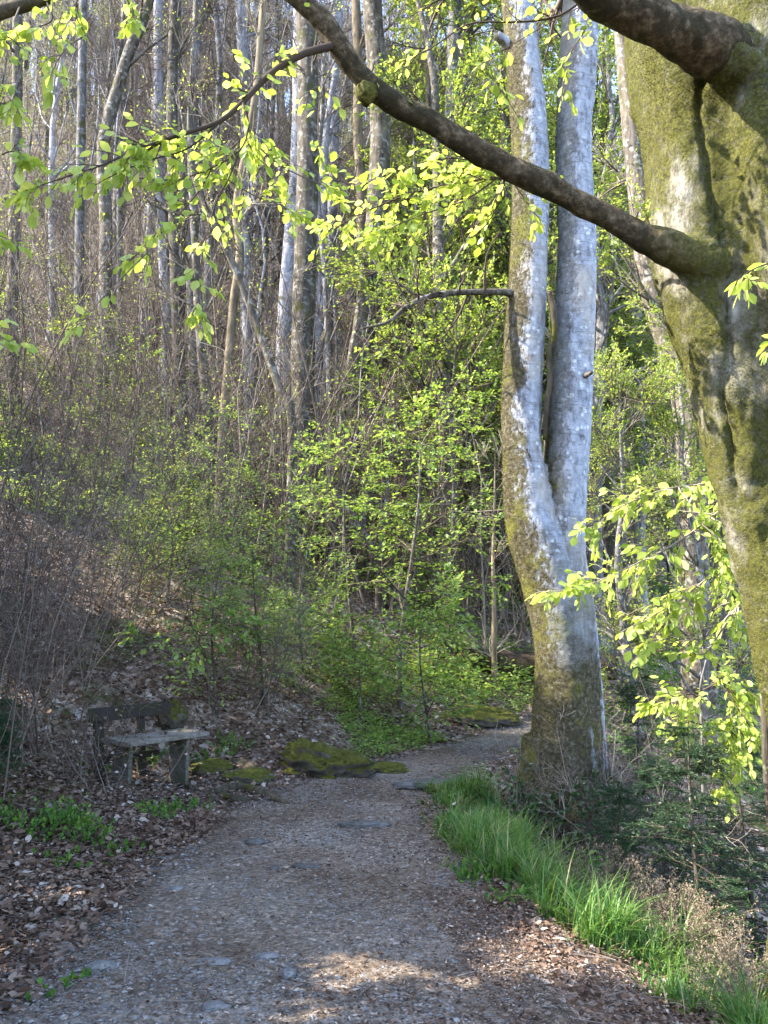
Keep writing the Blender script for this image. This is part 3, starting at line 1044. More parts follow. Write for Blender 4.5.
# collar of the upper limb
closed_tube(mb, [P(800, 130, 4.0), P(766, 88, 3.88), P(735, 60, 3.76), P(700, 40, 3.67)], [.30, .235, .165, .09], 20, 20)
# roots
for k in range(6):
    a = k * 1.05 + .3
    q = beech_loc + np.array([math.cos(a) * 1.25, math.sin(a) * 1.25, 0]); q[2] = H(q[0], q[1]) - .1
    closed_tube(mb, [root_px[1] * .75 + beech_loc * .25, (beech_loc + q) / 2 + [0, 0, .16], q], [.3, .17, .05], 14, 12)


def beech_disp(co, no):
    v = co * np.array([1, 1, .55])
    cre = np.abs(fbm(v * 2.1, 3, 51))
    v = co * np.array([1, 1, .28]); cre = np.abs(fbm(v * 2.6, 3, 51))
    return .030 * fbm(v * 2.2, 4, 50) + .016 * fbm(co * 9, 3, 52) + .008 * fbm(co * 26, 3, 53) - .035 * np.clip(.09 - cre, 0, .09) / .09


M['moss'] = mat_leaf("moss_tuft", [(0, (.024, .027, .005)), (.5, (.092, .100, .020)), (1, (.23, .225, .06))], .2, (1.2, 1.1, .8), .9, .1)
bt = remeshed(mb, "trunk", M['beech'], .017, beech, beech_loc, beech_disp)
moss_tufts(bt, beech, 150000, lambda c, n: np.clip(fbm(c * np.array([1, 1, .5]) * 1.9, 5, 67) * 3.4 + .65, 0.0, 1) * np.clip(.9 - n[:, 0] * .3 - n[:, 1] * .3, .15, 1) * (c[:, 2] < 5.6), .0085, M['moss'])


def limb(name, pts, rad, parent, loc, mat, S=16, n=70, amp=.12, seed=1, freq=9, wig=0.0):
    sp, sr = spline(pts, rad, n)
    if wig:
        w_ = np.stack([fbm(sp * 2.6 + 7 * k, 3, seed + 20 + k) for k in range(3)], -1)
        sp = sp + wig * w_ * np.clip(np.linspace(0, 6, n), 0, 1)[:, None]
        sr = sr * (1 + .16 * fbm(sp * 5, 3, seed + 31))
    V, F = tube_arrays(sp[None], sr[None], S)
    c = np.repeat(sp, S, axis=0)
    V = c + (V - c) * (1 + amp * fbm(V * freq, 4, seed) + amp * .7 * fbm(V * freq * .35, 3, seed + 3))[:, None]
    i = np.arange(n * S).reshape(n, S)
    o = MB().add(V - np.asarray(loc), [F, i[:1, ::-1], i[-1:, :]], np.repeat(np.linspace(0, 1, n), S)).build(name, mat, parent)
    return o, sp, sr


lower_pts = lst((720, 266, 4.02), (690, 257, 3.97), (645, 238, 3.92), (610, 216, 3.88), (560, 190, 3.82), (515, 168, 3.76), (470, 145, 3.70), (430, 122, 3.65), (400, 104, 3.62), (375, 84, 3.58), (350, 58, 3.54), (325, 26, 3.5), (297, -4, 3.46), (250, -40, 3.4), (150, -100, 3.2))
br, lsp, lsr = limb("branch", lower_pts, [.12, .102, .078, .064, .058, .056, .058, .056, .055, .056, .054, .053, .05, .045, .03], beech, beech_loc, M['limb'], 20, 160, .20, 61, wig=.045)
# knob
V, F = rock_mesh(.05, .045, .05, 31, .4, 16, 10)
MB().add(V + P(366, 93, 3.56) - beech_loc, [F]).build("branch_knot", M['limb'], br)
upper_pts = lst((768, 86, 3.88), (742, 63, 3.78), (700, 39, 3.66), (655, 22, 3.56), (610, -4, 3.46), (560, -38, 3.34), (480, -80, 3.15), (330, -190, 2.9))
limb("branch", upper_pts, [.18, .160, .130, .108, .098, .09, .085, .05], beech, beech_loc, M['limb'], 24, 80, .16, 63, wig=.03)

# near leaf sprays of the old beech
sprays = MB()


def spray(mb, pix, r0, r1, nsub, sublen, per, size, loc, tw_mat=0, lf_mat=1, near=True, flat=.75, n=18, end=True, t0=.08, droop=.35, up=-.01):
    pts = lst(*pix)
    sp, sr = spline(pts, np.linspace(r0, r1, len(pts)), n)
    Pm, Rm = sp[None] - np.asarray(loc), sr[None]
    add_tubes(mb, Pm, Rm, 6, tw_mat)
    if nsub:
        S1, R1 = grow(Pm, Rm, int(nsub * 1.5), t0, 1.0, .9, sublen * 1.25, 5, .55, .0012, up - .02, .16, flat * .8, .35)
        add_tubes(mb, S1, R1, 4, tw_mat)
        leaves_on(mb, S1, R1, per + 2, size * .92, near, lf_mat, droop * 1.25, .6, sv=.42)
    if end:
        tail = Pm[:, -6:]; leaves_on(mb, tail, Rm[:, -6:], 6, size, near, lf_mat, droop * 1.25, .6, sv=.42)


S_ = dict(loc=beech_loc)
spray(sprays, [(332, 46, 3.5), (300, 55, 3.46), (268, 76, 3.42), (245, 100, 3.4), (222, 120, 3.38), (196, 130, 3.36), (165, 140, 3.34), (148, 150, 3.33)], .021, .006, 9, .17, 3, .056, **S_, t0=.35)
spray(sprays, [(165, 140, 3.34), (135, 150, 3.3), (105, 164, 3.28), (75, 174, 3.26), (45, 184, 3.25), (22, 192, 3.24)], .006, .002, 15, .14, 4, .056, **S_)
spray(sprays, [(222, 120, 3.38), (200, 140, 3.36), (180, 152, 3.35), (150, 160, 3.34), (120, 172, 3.3), (95, 185, 3.3)], .005, .002, 10, .13, 4, .054, **S_)
spray(sprays, [(245, 100, 3.4), (248, 128, 3.42), (240, 150, 3.42), (212, 168, 3.42), (185, 178, 3.4), (150, 188, 3.38)], .005, .002, 13, .15, 4, .055, **S_)
spray(sprays, [(248, 128, 3.42), (262, 150, 3.5), (285, 168, 3.56), (315, 182, 3.6), (338, 190, 3.62)], .004, .002, 8, .14, 4, .05, **S_)
spray(sprays, [(240, 150, 3.42), (228, 180, 3.46), (215, 205, 3.5), (205, 245, 3.54), (198, 285, 3.56), (203, 322, 3.58)], .004, .002, 11, .14, 4, .052, **S_)
spray(sprays, [(212, 168, 3.42), (200, 190, 3.44), (178, 215, 3.46), (158, 236, 3.48), (140, 252, 3.5), (128, 262, 3.5)], .004, .002, 8, .13, 4, .052, **S_)
spray(sprays, [(228, 180, 3.46), (255, 196, 3.55), (280, 205, 3.6), (295, 214, 3.62)], .0035, .002, 6, .12, 4, .05, **S_)
spray(sprays, [(240, 102, 3.4), (250, 86, 3.42), (266, 64, 3.42), (290, 48, 3.42)], .004, .002, 5, .10, 3, .05, **S_)
spray(sprays, [(335, 60, 3.52), (322, 90, 3.5), (318, 130, 3.5), (322, 165, 3.5)], .004, .002, 5, .12, 3, .05, **S_)
# sprays under the limb, between it and the twin stems
spray(sprays, [(600, 214, 3.88), (575, 196, 4.0), (530, 186, 4.15), (498, 178, 4.3), (450, 184, 4.45), (405, 196, 4.55), (360, 214, 4.62), (330, 232, 4.66)], .012, .003, 26, .21, 4, .062, **S_, t0=.35)
spray(sprays, [(498, 178, 4.3), (465, 200, 4.4), (430, 212, 4.5), (395, 226, 4.56), (372, 240, 4.6)], .006, .002, 16, .20, 4, .06, **S_)
spray(sprays, [(530, 186, 4.15), (490, 166, 4.3), (450, 158, 4.4), (410, 166, 4.5), (370, 182, 4.55)], .006, .002, 16, .20, 4, .06, **S_)
spray(sprays, [(505, 170, 3.9), (500, 200, 4.0), (488, 222, 4.05), (470, 240, 4.1)], .005, .002, 7, .14, 3, .055, **S_)
spray(sprays, [(505, 170, 3.9), (525, 200, 4.0), (540, 220, 4.05)], .004, .002, 3, .12, 2, .055, **S_)
# bare twig crossing the twin stems high up
spray(sprays, [(640, 20, 3.5), (590, -6, 3.6), (575, 6, 3.6), (556, 17, 3.6), (520, 22, 3.62), (480, 22, 3.65), (460, 28, 3.66), (432, 48, 3.68), (405, 60, 3.7)], .008, .003, 8, .16, 2, .05, **S_, t0=.35)
spray(sprays, [(600, -4, 3.6), (585, 30, 3.7), (568, 60, 3.8), (560, 105, 3.85)], .004, .002, 7, .13, 2, .052, **S_)
spray(sprays, [(600, -4, 3.6), (520, 40, 3.7), (490, 66, 3.75), (520, 120, 3.8)], .003, .002, 5, .12, 2, .052, **S_)
sprays.build("foliage", [M['twig_dark'], M['leaf']], beech)
b0, q0 = grow((lsp[40:130] - beech_loc)[None], lsr[40:130][None], 26, 0, 1, 1.0, .13, 4, .09, .0012, .03, .15)
bs_ = MB(); add_tubes(bs_, b0, q0, 4, 0); leaves_on(bs_, b0[::3], q0[::3], 2, .036, True, 1, .35, .5)
bs_.build("shoot_foliage", [M['twig_dark'], M['leaf']], beech)
# tip spray at the right edge, on a low shoot of the trunk
sh = MB()
spray(sh, [(800, 262, 3.4), (775, 262, 3.3), (752, 270, 3.22), (736, 282, 3.2)], .005, .002, 5, .11, 3, .055, **S_)
spray(sh, [(800, 330, 3.4), (775, 345, 3.3), (766, 352, 3.25)], .005, .002, 2, .06, 2, .05, **S_)
spray(sh, [(650, 225, 3.9), (645, 212, 3.86), (640, 205, 3.85)], .003, .002, 4, .05, 3, .03, **S_)
sh.build("foliage", [M['twig_dark'], M['leaf']], beech)
# upper crown above the frame
cr = MB()
top_src = np.stack([spline(root_px[-4:], [.34, .26, .2, .1], 10)[0], spline(stem2[-4:], [.2, .18, .15, .08], 10)[0]]) - beech_loc
rr = np.tile(np.linspace(.2, .09, 10), (2, 1))
L1, Q1 = grow(top_src, rr, 9, .4, 1, .8, 2.4, 6, .5, .012, .05, .12)
L2, Q2 = grow(L1, Q1, 7, .3, 1, .7, 1.1, 5, .5, .005, .02, .15)
L3, Q3 = grow(L2, Q2, 5, .2, 1, .7, .5, 4, .5, .002, 0, .15, .5)
for a_, b_, s_ in ((L1, Q1, 6), (L2, Q2, 4), (L3, Q3, 3)):
    add_tubes(cr, a_, b_, s_)
leaves_on(cr, L3, Q3, 3, .055, False, 1)
cr.build("crown", [M['twig_dark'], M['leaf']], beech)

# --- branch and leaves of another beech entering at the upper left
lo = np.array([-4.4, .8, float(H(-4.4, .8))])
lb = thing("overhanging_beech", "beech by the path whose dark bough and scattered leaves hang into the upper corner", "tree", lo)
tr_pts = [lo + [0, 0, -.2], lo + [.05, -.05, 1.2], lo + [-.05, .0, 2.6], lo + [.1, .05, 4.2], lo + [.2, 0, 8.2], lo + [.1, .1, 12.5]]
limb("trunk", tr_pts, [.26, .2, .18, .16, .12, .05], lb, lo, M['grey'], 18, 50, .06, 71, 4)
limb("branch", [lo + [-.05, .0, 2.3], P(-150, 60, 3.3), P(-60, 32, 3.3), P(0, 12, 3.3), P(45, -2, 3.28), P(110, -30, 3.2), P(190, -60, 3.1)], [.06, .05, .04, .033, .028, .02, .01], lb, lo, M['branch'], 12, 60, .12, 72)
lf = MB()
for pix in ([(100, -30, 3.2), (80, -5, 3.2), (76, 15, 3.2), (86, 35, 3.2)], [(86, 35, 3.2), (70, 45, 3.2), (58, 60, 3.2), (50, 78, 3.2)],
            [(20, 6, 3.28), (14, 25, 3.2), (22, 48, 3.15), (20, 70, 3.1), (14, 95, 3.1), (10, 112, 3.1)], [(22, 48, 3.15), (10, 38, 3.1), (2, 34, 3.1)],
            [(110, -30, 3.2), (124, -5, 3.2), (133, 10, 3.2), (132, 18, 3.2)], [(-10, 96, 3.2), (-4, 101, 3.2), (4, 104, 3.2), (12, 104, 3.2)],
            [(-30, 225, 3.2), (-12, 232, 3.2), (6, 238, 3.2)], [(-30, 320, 3.2), (-8, 332, 3.2), (10, 342, 3.2)], [(45, -2, 3.28), (52, 20, 3.2), (28, 30, 3.2)],
            [(2, 155, 3.2), (8, 152, 3.2), (16, 152, 3.2), (26, 160, 3.2)]):
    spray(lf, pix, .004, .0018, 4, .09, 3, .054, loc=lo)
for pix in ([(150, 250, 3.5), (110, 290, 3.45), (85, 318, 3.42), (68, 334, 3.4)],):
    spray(lf, pix, .003, .0015, 2, .06, 2, .05, loc=lo)
Lc, Qc = grow((np.array(tr_pts) - lo)[None], np.array([[.2, .18, .16, .14, .1, .05]]), 8, .94, 1, .9, 1.0, 6, .4, .008, .05, .12)
Lc2, Qc2 = grow(Lc, Qc, 6, .3, 1, .7, .8, 4, .5, .003, 0, .15, .5)
add_tubes(lf, Lc, Qc, 5); add_tubes(lf, Lc2, Qc2, 3)
leaves_on(lf, Lc2, Qc2, 4, .055, False, 1)
lf.build("foliage", [M['twig_dark'], M['leaf']], lb)

# --- twin beech
tb = P(556, 782, 8.0)
twin_loc = np.array([tb[0], 8.0, float(H(tb[0], 8.0))])
twin = thing("twin_beech", "pale twin stemmed beech with mossy flank standing at the path bend", "tree", twin_loc)
mb = MB()
Yt = 8.0
left_pts = lst((566, 830, Yt), (562, 775, Yt), (562, 720, Yt), (562, 650, Yt), (549, 580, Yt), (530, 520, Yt), (522, 450, Yt), (522, 380, Yt), (529, 256, Yt), (530, 150, Yt), (523, 60, Yt), (517, 0, Yt), (508, -100, 8.05), (500, -300, 8.2), (470, -560, 8.4))
left_rad = [.38, .33, .29, .265, .275, .25, .205, .205, .20, .198, .182, .168, .155, .12, .07]
closed_tube(mb, left_pts, left_rad, 130, 28, lambda t, a: .025 * np.sin(3 * a + 2 * t) + .012 * np.sin(5 * a - 2 * t))
right_pts = lst((582, 830, 8.1), (578, 775, 8.1), (576, 700, 8.08), (571, 620, 8.05), (563, 560, 8.05), (564, 512, 8.05), (568, 450, 8.05), (571, 380, 8.05), (577, 256, 8.05), (574, 150, 8.05), (577, 60, 8.05), (579, 0, 8.05), (582, -100, 8.1), (590, -300, 8.2), (600, -560, 8.3))
right_rad = [.33, .285, .26, .24, .225, .215, .222, .222, .195, .190, .178, .170, .155, .12, .07]
closed_tube(mb, right_pts, right_rad, 130, 28, lambda t, a: .02 * np.sin(2 * a + 3 * t) + .01 * np.sin(5 * a + 2 * t))
# root flares
for (qx, qy) in ((-.62, -.25), (-.5, .4), (.1, -.6), (-.35, .6), (-.2, -.5)):
    g = twin_loc + [qx, qy, 0]; g[2] = H(g[0], g[1]) - .06
    closed_tube(mb, [twin_loc + [qx * .12, qy * .12, .80], twin_loc + [qx * .42, qy * .42, .30], twin_loc + [qx * .7, qy * .7, .08], g], [.26, .17, .11, .04], 18, 12)
# limb stub near the top of the left stem and fork on the right one
closed_tube(mb, lst((528, 70, 8.0), (512, 50, 7.95), (496, 34, 7.9)), [.09, .06, .05], 10, 12)
closed_tube(mb, lst((590, 108, 7.98), (592, 60, 7.95), (594, 0, 7.95), (600, -120, 7.9), (620, -400, 7.8)), [.05, .06, .06, .055, .03], 30, 12)


def twin_disp(co, no):
    v = co * np.array([1, 1, .6])
    v = co * np.array([1, 1, .3])
    return .012 * fbm(v * 3, 4, 55) + .006 * fbm(co * 14, 3, 56) + .035 * np.clip(1.2 - (co[:, 2] - twin_loc[2]), 0, 1.2) * fbm(v * 4.5, 3, 58)


tt = remeshed(mb, "trunk", M['twin'], .018, twin, twin_loc, twin_disp)
moss_tufts(tt, twin, 42000, lambda c, n: np.clip((-n[:, 0] * .9 - .35 + 1.1 * fbm(c * np.array([1, 1, .5]) * 3, 5, 68) + .45 * np.clip(1.5 - c[:, 2], 0, 1)) * 3, 0, 1) * (c[:, 2] < 8), .012, M['moss'])
# dead dark stem hanging between the two
limb("dead_stem", lst((549, 292, 7.82), (553, 310, 7.82), (554, 335, 7.83), (549, 352, 7.84), (550, 380, 7.84), (546, 410, 7.85), (545, 440, 7.88)), [.03, .036, .032, .028, .03, .024, .02], twin, twin_loc, M['branch'], 8, 40, .25, 81)
limb("snag", lst((585, 376, 7.86), (589, 374, 7.80), (592, 372, 7.76)), [.03, .025, .018], twin, twin_loc, M['dark'], 8, 10, .2, 82)
limb("branch", lst((520, 296, 7.95), (505, 292, 7.9), (480, 292, 7.85), (450, 293, 7.8), (425, 298, 7.75), (405, 308, 7.7), (388, 322, 7.65), (360, 329, 7.6)), [.05, .038, .034, .034, .032, .027, .02, .008], twin, twin_loc, M['dark'], 8, 50, .2, 83)
tc = MB()
bp, brd = spline(lst((505, 292, 7.9), (480, 292, 7.85), (450, 293, 7.8), (425, 298, 7.75), (405, 308, 7.7), (360, 329, 7.6)), [.03, .03, .028, .024, .018, .008], 20)
t1, q1 = grow(bp[None] - twin_loc, brd[None], 14, .1, 1, 1.0, .75, 6, .5, .004, -.02, .2)
t2, q2 = grow(t1, q1, 4, .2, 1, .8, .35, 4, .6, .002, 0, .2)
add_tubes(tc, t1, q1, 4); add_tubes(tc, t2, q2, 3)
leaves_on(tc, t2, q2, 1, .05, False, 1)
up_src = np.stack([spline(left_pts[-4:], left_rad[-4:], 10)[0], spline(right_pts[-4:], right_rad[-4:], 10)[0]]) - twin_loc
up_r = np.stack([np.linspace(.16, .06, 10)] * 2)
t1, q1 = grow(up_src, up_r, 12, .15, 1, .9, 2.6, 6, .5, .012, .06, .12)
t2, q2 = grow(t1, q1, 8, .3, 1, .7, 1.2, 5, .5, .005, .02, .15)
t3, q3 = grow(t2, q2, 5, .2, 1, .7, .5, 4, .5, .002, 0, .15, .5)
for a_, b_, s_ in ((t1, q1, 6), (t2, q2, 4), (t3, q3, 3)):
    add_tubes(tc, a_, b_, s_)
leaves_on(tc, t3, q3, 2, .055, False, 1)
tc.build("crown", [M['twig_dark'], M['leaf_far']], twin)

# tangle of bare brush at the foot of the twin beech
def bramble(name, loc, n, length, label, cat, mats, per=0, up=.05, seed_ang=1.1, r0=.006, sub=5, sublen=.3, lsize=.036, group=None, lean=(0, 0), spread_r=.12, third=0):
    loc = np.asarray(loc, float)
    root_o = thing(name, label, cat, loc, 0, group)
    K = 7
    a = rng.uniform(0, 2 * math.pi, n); el = rng.uniform(.15, seed_ang, n)
    d = np.stack([np.cos(a) * np.sin(el) + lean[0], np.sin(a) * np.sin(el) + lean[1], np.cos(el)], -1)
    Pt = np.empty((n, K, 3)); Pt[:, 0] = np.stack([rng.normal(0, spread_r, n), rng.normal(0, spread_r, n), np.full(n, -.05)], -1)
    L = length * rng.uniform(.5, 1.15, n)
    for k in range(1, K):
        d = norm(d + rng.normal(0, .14, (n, 3)) + [0, 0, up])
        Pt[:, k] = Pt[:, k - 1] + d * (L / (K - 1))[:, None]
    Rd = np.linspace(1, .3, K)[None] * r0 * rng.uniform(.6, 1.4, n)[:, None]
    mb = MB(); add_tubes(mb, Pt, Rd, 5)
    mb.build("stem", mats[0], root_o)
    tw = MB()
    S1, R1 = grow(Pt, Rd, sub, .15, 1, .8, sublen, 5, .6, .0016, up * .4, .18)
    add_tubes(tw, S1, R1, 3)
    last = (S1, R1)
    if third:
        S2, R2 = grow(S1, R1, third, .15, 1, .75, sublen * .5, 4, .7, .0012, 0, .18)
        add_tubes(tw, S2, R2, 3); last = (S2, R2)
    if per:
        leaves_on(tw, last[0], last[1], per, lsize, False, 1, .2, .5)
    tw.build("foliage", list(mats), root_o)
    return root_o


def on(px, py):
    return hit(px, py)


def gpt(x, y):
    return np.array([x, y, float(H(x, y))])


bramble("brush", gpt(1.78, 7.45), 46, 1.25, "tangle of bare grey twigs and dead brush heaped at the twin beech foot", "brush", [M['twig_pale'], M['twig_pale']], 0, -.03, 1.35, .011, 7, .45, third=4, spread_r=.2)
bramble("brush", gpt(2.15, 7.9), 34, 1.5, "reddish brown leafless brush to the side of the twin beech trunk", "brush", [M['twig'], M['twig_dark']], 0, .06, .7, .006, 8, .5, third=5, spread_r=.25)
bramble("brush", gpt(1.45, 7.35), 26, .85, "dark evergreen scrub growing against the mossy root of the twin beech", "shrub", [M['twig_dark'], M['leaf_dark']], 5, .0, 1.1, .006, 6, .3, .045, third=3, spread_r=.16)
bramble("brush", gpt(2.9, 8.8), 30, 1.8, "tall leafless brown thicket beyond the twin beech above the gully", "brush", [M['twig'], M['twig']], 0, .06, .75, .007, 8, .55, third=5, spread_r=.4)

# ------------------------------------------------------------------ grass band
def make_grass():
    mb = MB()
    cy = np.array([7.75, 7.3, 6.6, 6.0, 5.4, 4.8, 4.3, 3.8, 3.3]); cx = np.array([.62, .55, .66, .78, .98, 1.16, 1.34, 1.52, 1.66]); sw = np.array([.16, .22, .26, .26, .24, .25, .25, .26, .26])
    nt_ = 900
    ty = rng.uniform(3.2, 7.8, nt_)
    tx = np.interp(ty, cy[::-1], cx[::-1]) + rng.normal(0, 1, nt_) * np.interp(ty, cy[::-1], sw[::-1]) * .95 + .10
    keep = (tx - path_x(ty) - path_w(ty)) > -.12
    cl = fbm(xyz(tx * 3.2, ty * 3.2), 2, 88)
    keep &= cl > -.02
    tx, ty = tx[keep], ty[keep]
    per = 34
    x = np.repeat(tx, per) + rng.normal(0, .035, len(tx) * per); y = np.repeat(ty, per) + rng.normal(0, .035, len(tx) * per)
    n = len(x)
    hgt = np.repeat(rng.uniform(.12, .40, len(tx)) * np.clip(1 + 1.2 * fbm(xyz(tx * 1.8, ty * 1.8), 2, 90), .45, 1.4), per) * rng.uniform(.45, 1.2, n)
    a = rng.uniform(0, 2 * math.pi, n); lean = rng.uniform(.15, 1.25, n)
    side = np.stack([np.cos(a + math.pi / 2), np.sin(a + math.pi / 2), np.zeros(n)], -1)
    K = 5
    s = np.linspace(0, 1, K)
    out = np.empty((n, K, 2, 3))
    w = rng.uniform(.0028, .0058, n)
    base = np.stack([x, y, H(x, y) - .01], -1)
    for k in range(K):
        t = s[k]
        hor = lean * hgt * t ** 1.8
        ver = hgt * (t - .38 * lean * t ** 2.4)
        c = base + np.stack([np.cos(a) * hor, np.sin(a) * hor, ver], -1)
        ww = (w * (1 - t ** 1.7) + .0004)[:, None]
        out[:, k, 0] = c - side * ww; out[:, k, 1] = c + side * ww
    i = (np.arange(n) * K * 2)[:, None]
    F = np.concatenate([np.stack([i + 2 * k, i + 2 * k + 1, i + 2 * k + 3, i + 2 * k + 2], -1).reshape(-1, 4) for k in range(K - 1)])
    rn = np.clip(np.repeat(rng.normal(.5, .2, len(tx)), per) + rng.normal(0, .2, n), 0, .88)
    rn = np.where(rng.random(n) < .09, 1.0, rn)
    mb.add(out.reshape(-1, 3), [F], np.repeat(rn, K * 2))
    o = mb.build("grass", M['grass'])
    tag(o, "band of fresh green grass along the outer edge of the path", "grass", kind="stuff")


make_grass()


def dry_plant(loc, n, hgt, label, seed):
    loc = np.asarray(loc, float)
    root_o = thing("dry_seed_plant", label, "dry plant", loc, 0, "dry seed head plants below the grass")
    K = 6
    a = rng.uniform(0, 2 * math.pi, n); el = rng.uniform(.05, .65, n)
    d = np.stack([np.cos(a) * np.sin(el) - .1, np.sin(a) * np.sin(el), np.cos(el)], -1)
    Pt = np.empty((n, K, 3)); Pt[:, 0] = np.stack([rng.normal(0, .10, n), rng.normal(0, .10, n), np.full(n, -.03)], -1)
    L = hgt * rng.uniform(.6, 1.15, n)
    for k in range(1, K):
        d = norm(d + rng.normal(0, .08, (n, 3)))
        Pt[:, k] = Pt[:, k - 1] + d * (L / (K - 1))[:, None]
    Rd = np.tile(np.linspace(.0022, .001, K), (n, 1))
    mb = MB(); add_tubes(mb, Pt, Rd, 3); mb.build("stalk", M['seed'], root_o)
    hd = MB()
    S1, R1 = grow(Pt, Rd, 14, .5, 1, .75, .11, 4, .6, .0007, .02, .15)
    add_tubes(hd, S1, R1, 3)
    leaves_on(hd, S1, R1, 7, .011, False, 0, .1, .8)
    hd.build("seed_head", M['seed'], root_o)


for k, (px, py, Y, w) in enumerate([(596, 880, 5.6, "furthest, near the brush heap"), (622, 896, 5.3, "second along from the brush heap"), (648, 900, 5.1, "tall and wispy where the grass narrows"), (668, 918, 4.8, "in the middle of the row"), (690, 925, 4.6, "beside the dark spruce skirt"), (712, 950, 4.3, "with the palest heads"), (735, 965, 4.1, "second nearest the camera"), (752, 985, 3.9, "nearest the camera")]):
    q = P(px, py, Y)
    dry_plant(gpt(q[0], Y), 16, .36, "pale brown dry seed head plant by the grass, " + w, k)

# ------------------------------------------------------------------ young conifers
def needles_on(mb, Pt, Rd, per, size):
    N = Pt.shape[0]; idx = np.repeat(np.arange(N), per); m = len(idx)
    p, tg, r = sample_on(Pt, Rd, idx, rng.uniform(.05, 1, m))
    rv = rng.normal(size=(m, 3)); rv[:, 2] *= .5
    d = norm(tg * .9 + rv * .7)
    add_leaves(mb, p, d, rng.normal(size=(m, 3)) + [0, 0, .6], size * rng.uniform(.7, 1.4, m), False, 1, .30)


def spruce_mesh(h, seed):
    n = 11
    tr = MB(); z = np.linspace(-.15, h, 8)
    Pt = np.stack([.03 * np.sin(z * 2 + seed), .03 * np.cos(z * 1.7), z], -1)[None]; Rd = np.linspace(.03 * h / 2, .004, 8)[None]
    add_tubes(tr, Pt, Rd, 7)
    lv = MB()
    nb = int(46 * h)
    b1, r1 = grow(Pt, Rd, nb, .08, .97, 1.45, h * .42, 7, .35, .002, -.035, .05, .35, .82, .12)
    b2, r2 = grow(b1, r1, 9, .15, 1, .85, .20, 4, .6, .0012, -.02, .08, .8, .4)
    add_tubes(lv, b1, r1, 4); add_tubes(lv, b2, r2, 3)
    for A_, B_, per in ((b1, r1, 30), (b2, r2, 26)):
        needles_on(lv, A_, B_, per * 2, .020)
    return tr, lv


def make_spruces():
    spots = [((700, 905), 5.6, 1.45, "dark young spruce filling the gully edge behind the dry seed heads"), ((662, 850), 7.0, 1.3, "small dark spruce between the brush heap and the pale thin stem"), ((745, 830), 7.0, 1.9, "taller dark spruce deeper in the gully under the leafy spray"),
             ((615, 850), 6.6, .8, "knee high dark spruce tucked below the brush heap"), ((735, 800), 9.0, 2.2, "dark spruce far down the gully behind the other spruces"), ((640, 800), 9.5, 1.7, "dark spruce beyond the twin beech in the gully shade")]
    for k, ((px, py), Y, h, lab) in enumerate(spots):
        q = P(px, py, Y)
        loc = gpt(q[0], Y)
        r = thing("young_spruce", lab, "spruce", loc, rng.uniform(0, 6), "young spruces in the gully")
        tr, lv = spruce_mesh(h, k)
        tr.build("trunk", M['dark'], r); lv.build("crown", [M['twig_dark'], M['needle']], r)
    for k, (x, y, h, lab) in enumerate([(-3.05, 6.3, .75, "low dark spruce sprig on the bank level with the bench"), (-3.3, 5.7, .6, "lowest dark spruce sprig nearer than the bench on the leafy bank")]):
        r = thing("young_spruce", lab, "spruce", gpt(x, y), 1.0, "young spruces on the bank")
        tr, lv = spruce_mesh(h, k + 20)
        tr.build("trunk", M['dark'], r); lv.build("crown", [M['twig_dark'], M['needle']], r)


make_spruces()

# ------------------------------------------------------------------ leafy saplings
def sapling_mesh(h, nb, sub, per, lsize, lean=(0, 0), near=False, r0=None, z0=.12, blen=.5, sublen=.45):
    z = np.linspace(0, 1, 9)
    Pt = np.stack([lean[0] * z ** 1.5 + .03 * h * np.sin(z * 5 + h), lean[1] * z ** 1.5 + .02 * h * np.cos(z * 4), h * z - .1 * (1 - z)], -1)[None]
    Rd = np.linspace(r0 or .012 * h, .004, 9)[None]
    tr = MB(); add_tubes(tr, Pt, Rd, 8)
    cr = MB()
    b1, r1 = grow(Pt, Rd, nb, z0, 1, 1.25, h * blen, 7, .5, .003, -.01, .10, .45, .45)
    b2, r2 = grow(b1, r1, sub, .15, 1, .8, sublen, 5, .6, .0016, -.012, .12, .85, .4)
    b3, r3 = grow(b2, r2, 3, .15, 1, .75, sublen * .55, 4, .7, .001, -.015, .12, .9, .4)
    add_tubes(cr, b1, r1, 5); add_tubes(cr, b2, r2, 3); add_tubes(cr, b3, r3, 3)
    leaves_on(cr, b2, r2, max(1, per // 2), lsize, near, 1, .15, .32)
    leaves_on(cr, b3, r3, per, lsize, near, 1, .15, .32)
    return tr, cr


def sapling(name, loc, rz, label, mesh, tm, cm, lm, group=None, cat="sapling"):
    r = thing(name, label, cat, loc, rz, group)
    mesh[0].build("trunk", M[tm], r); mesh[1].build("crown", [M[cm], M[lm]], r)
    return r


GS = "beech saplings in leaf under the slope"
for k, (px, Y, h, nb, lab) in enumerate([
        (405, 11.2, 4.0, 20, "tallest soft green beech sapling leaning out over the path bend"),
        (352, 12.2, 3.2, 15, "green beech sapling behind the mossy mound at the bend"),
        (450, 13.5, 4.6, 20, "wide green beech sapling just beyond the path near the twin beech"),
        (382, 14.5, 4.8, 18, "tall slim beech sapling in front of the thick dark forked trunk"),
        (478, 16.5, 5.0, 18, "upright beech sapling by the fallen log beyond the path"),
        (425, 10.2, 1.7, 12, "waist high beech sapling closest to the bend of the path"),
        (365, 10.4, 1.3, 11, "low bushy beech sapling above the mossy rocks")]):
    q = P(px, 600, Y)
    sapling("beech_sapling", gpt(q[0], Y), rng.uniform(0, 6), lab, sapling_mesh(h, int(nb * 1.1), 9, 5, .062, (.25, -.25), sublen=.50, blen=.45), 'dark', 'twig_dark', 'leaf_mid', GS)
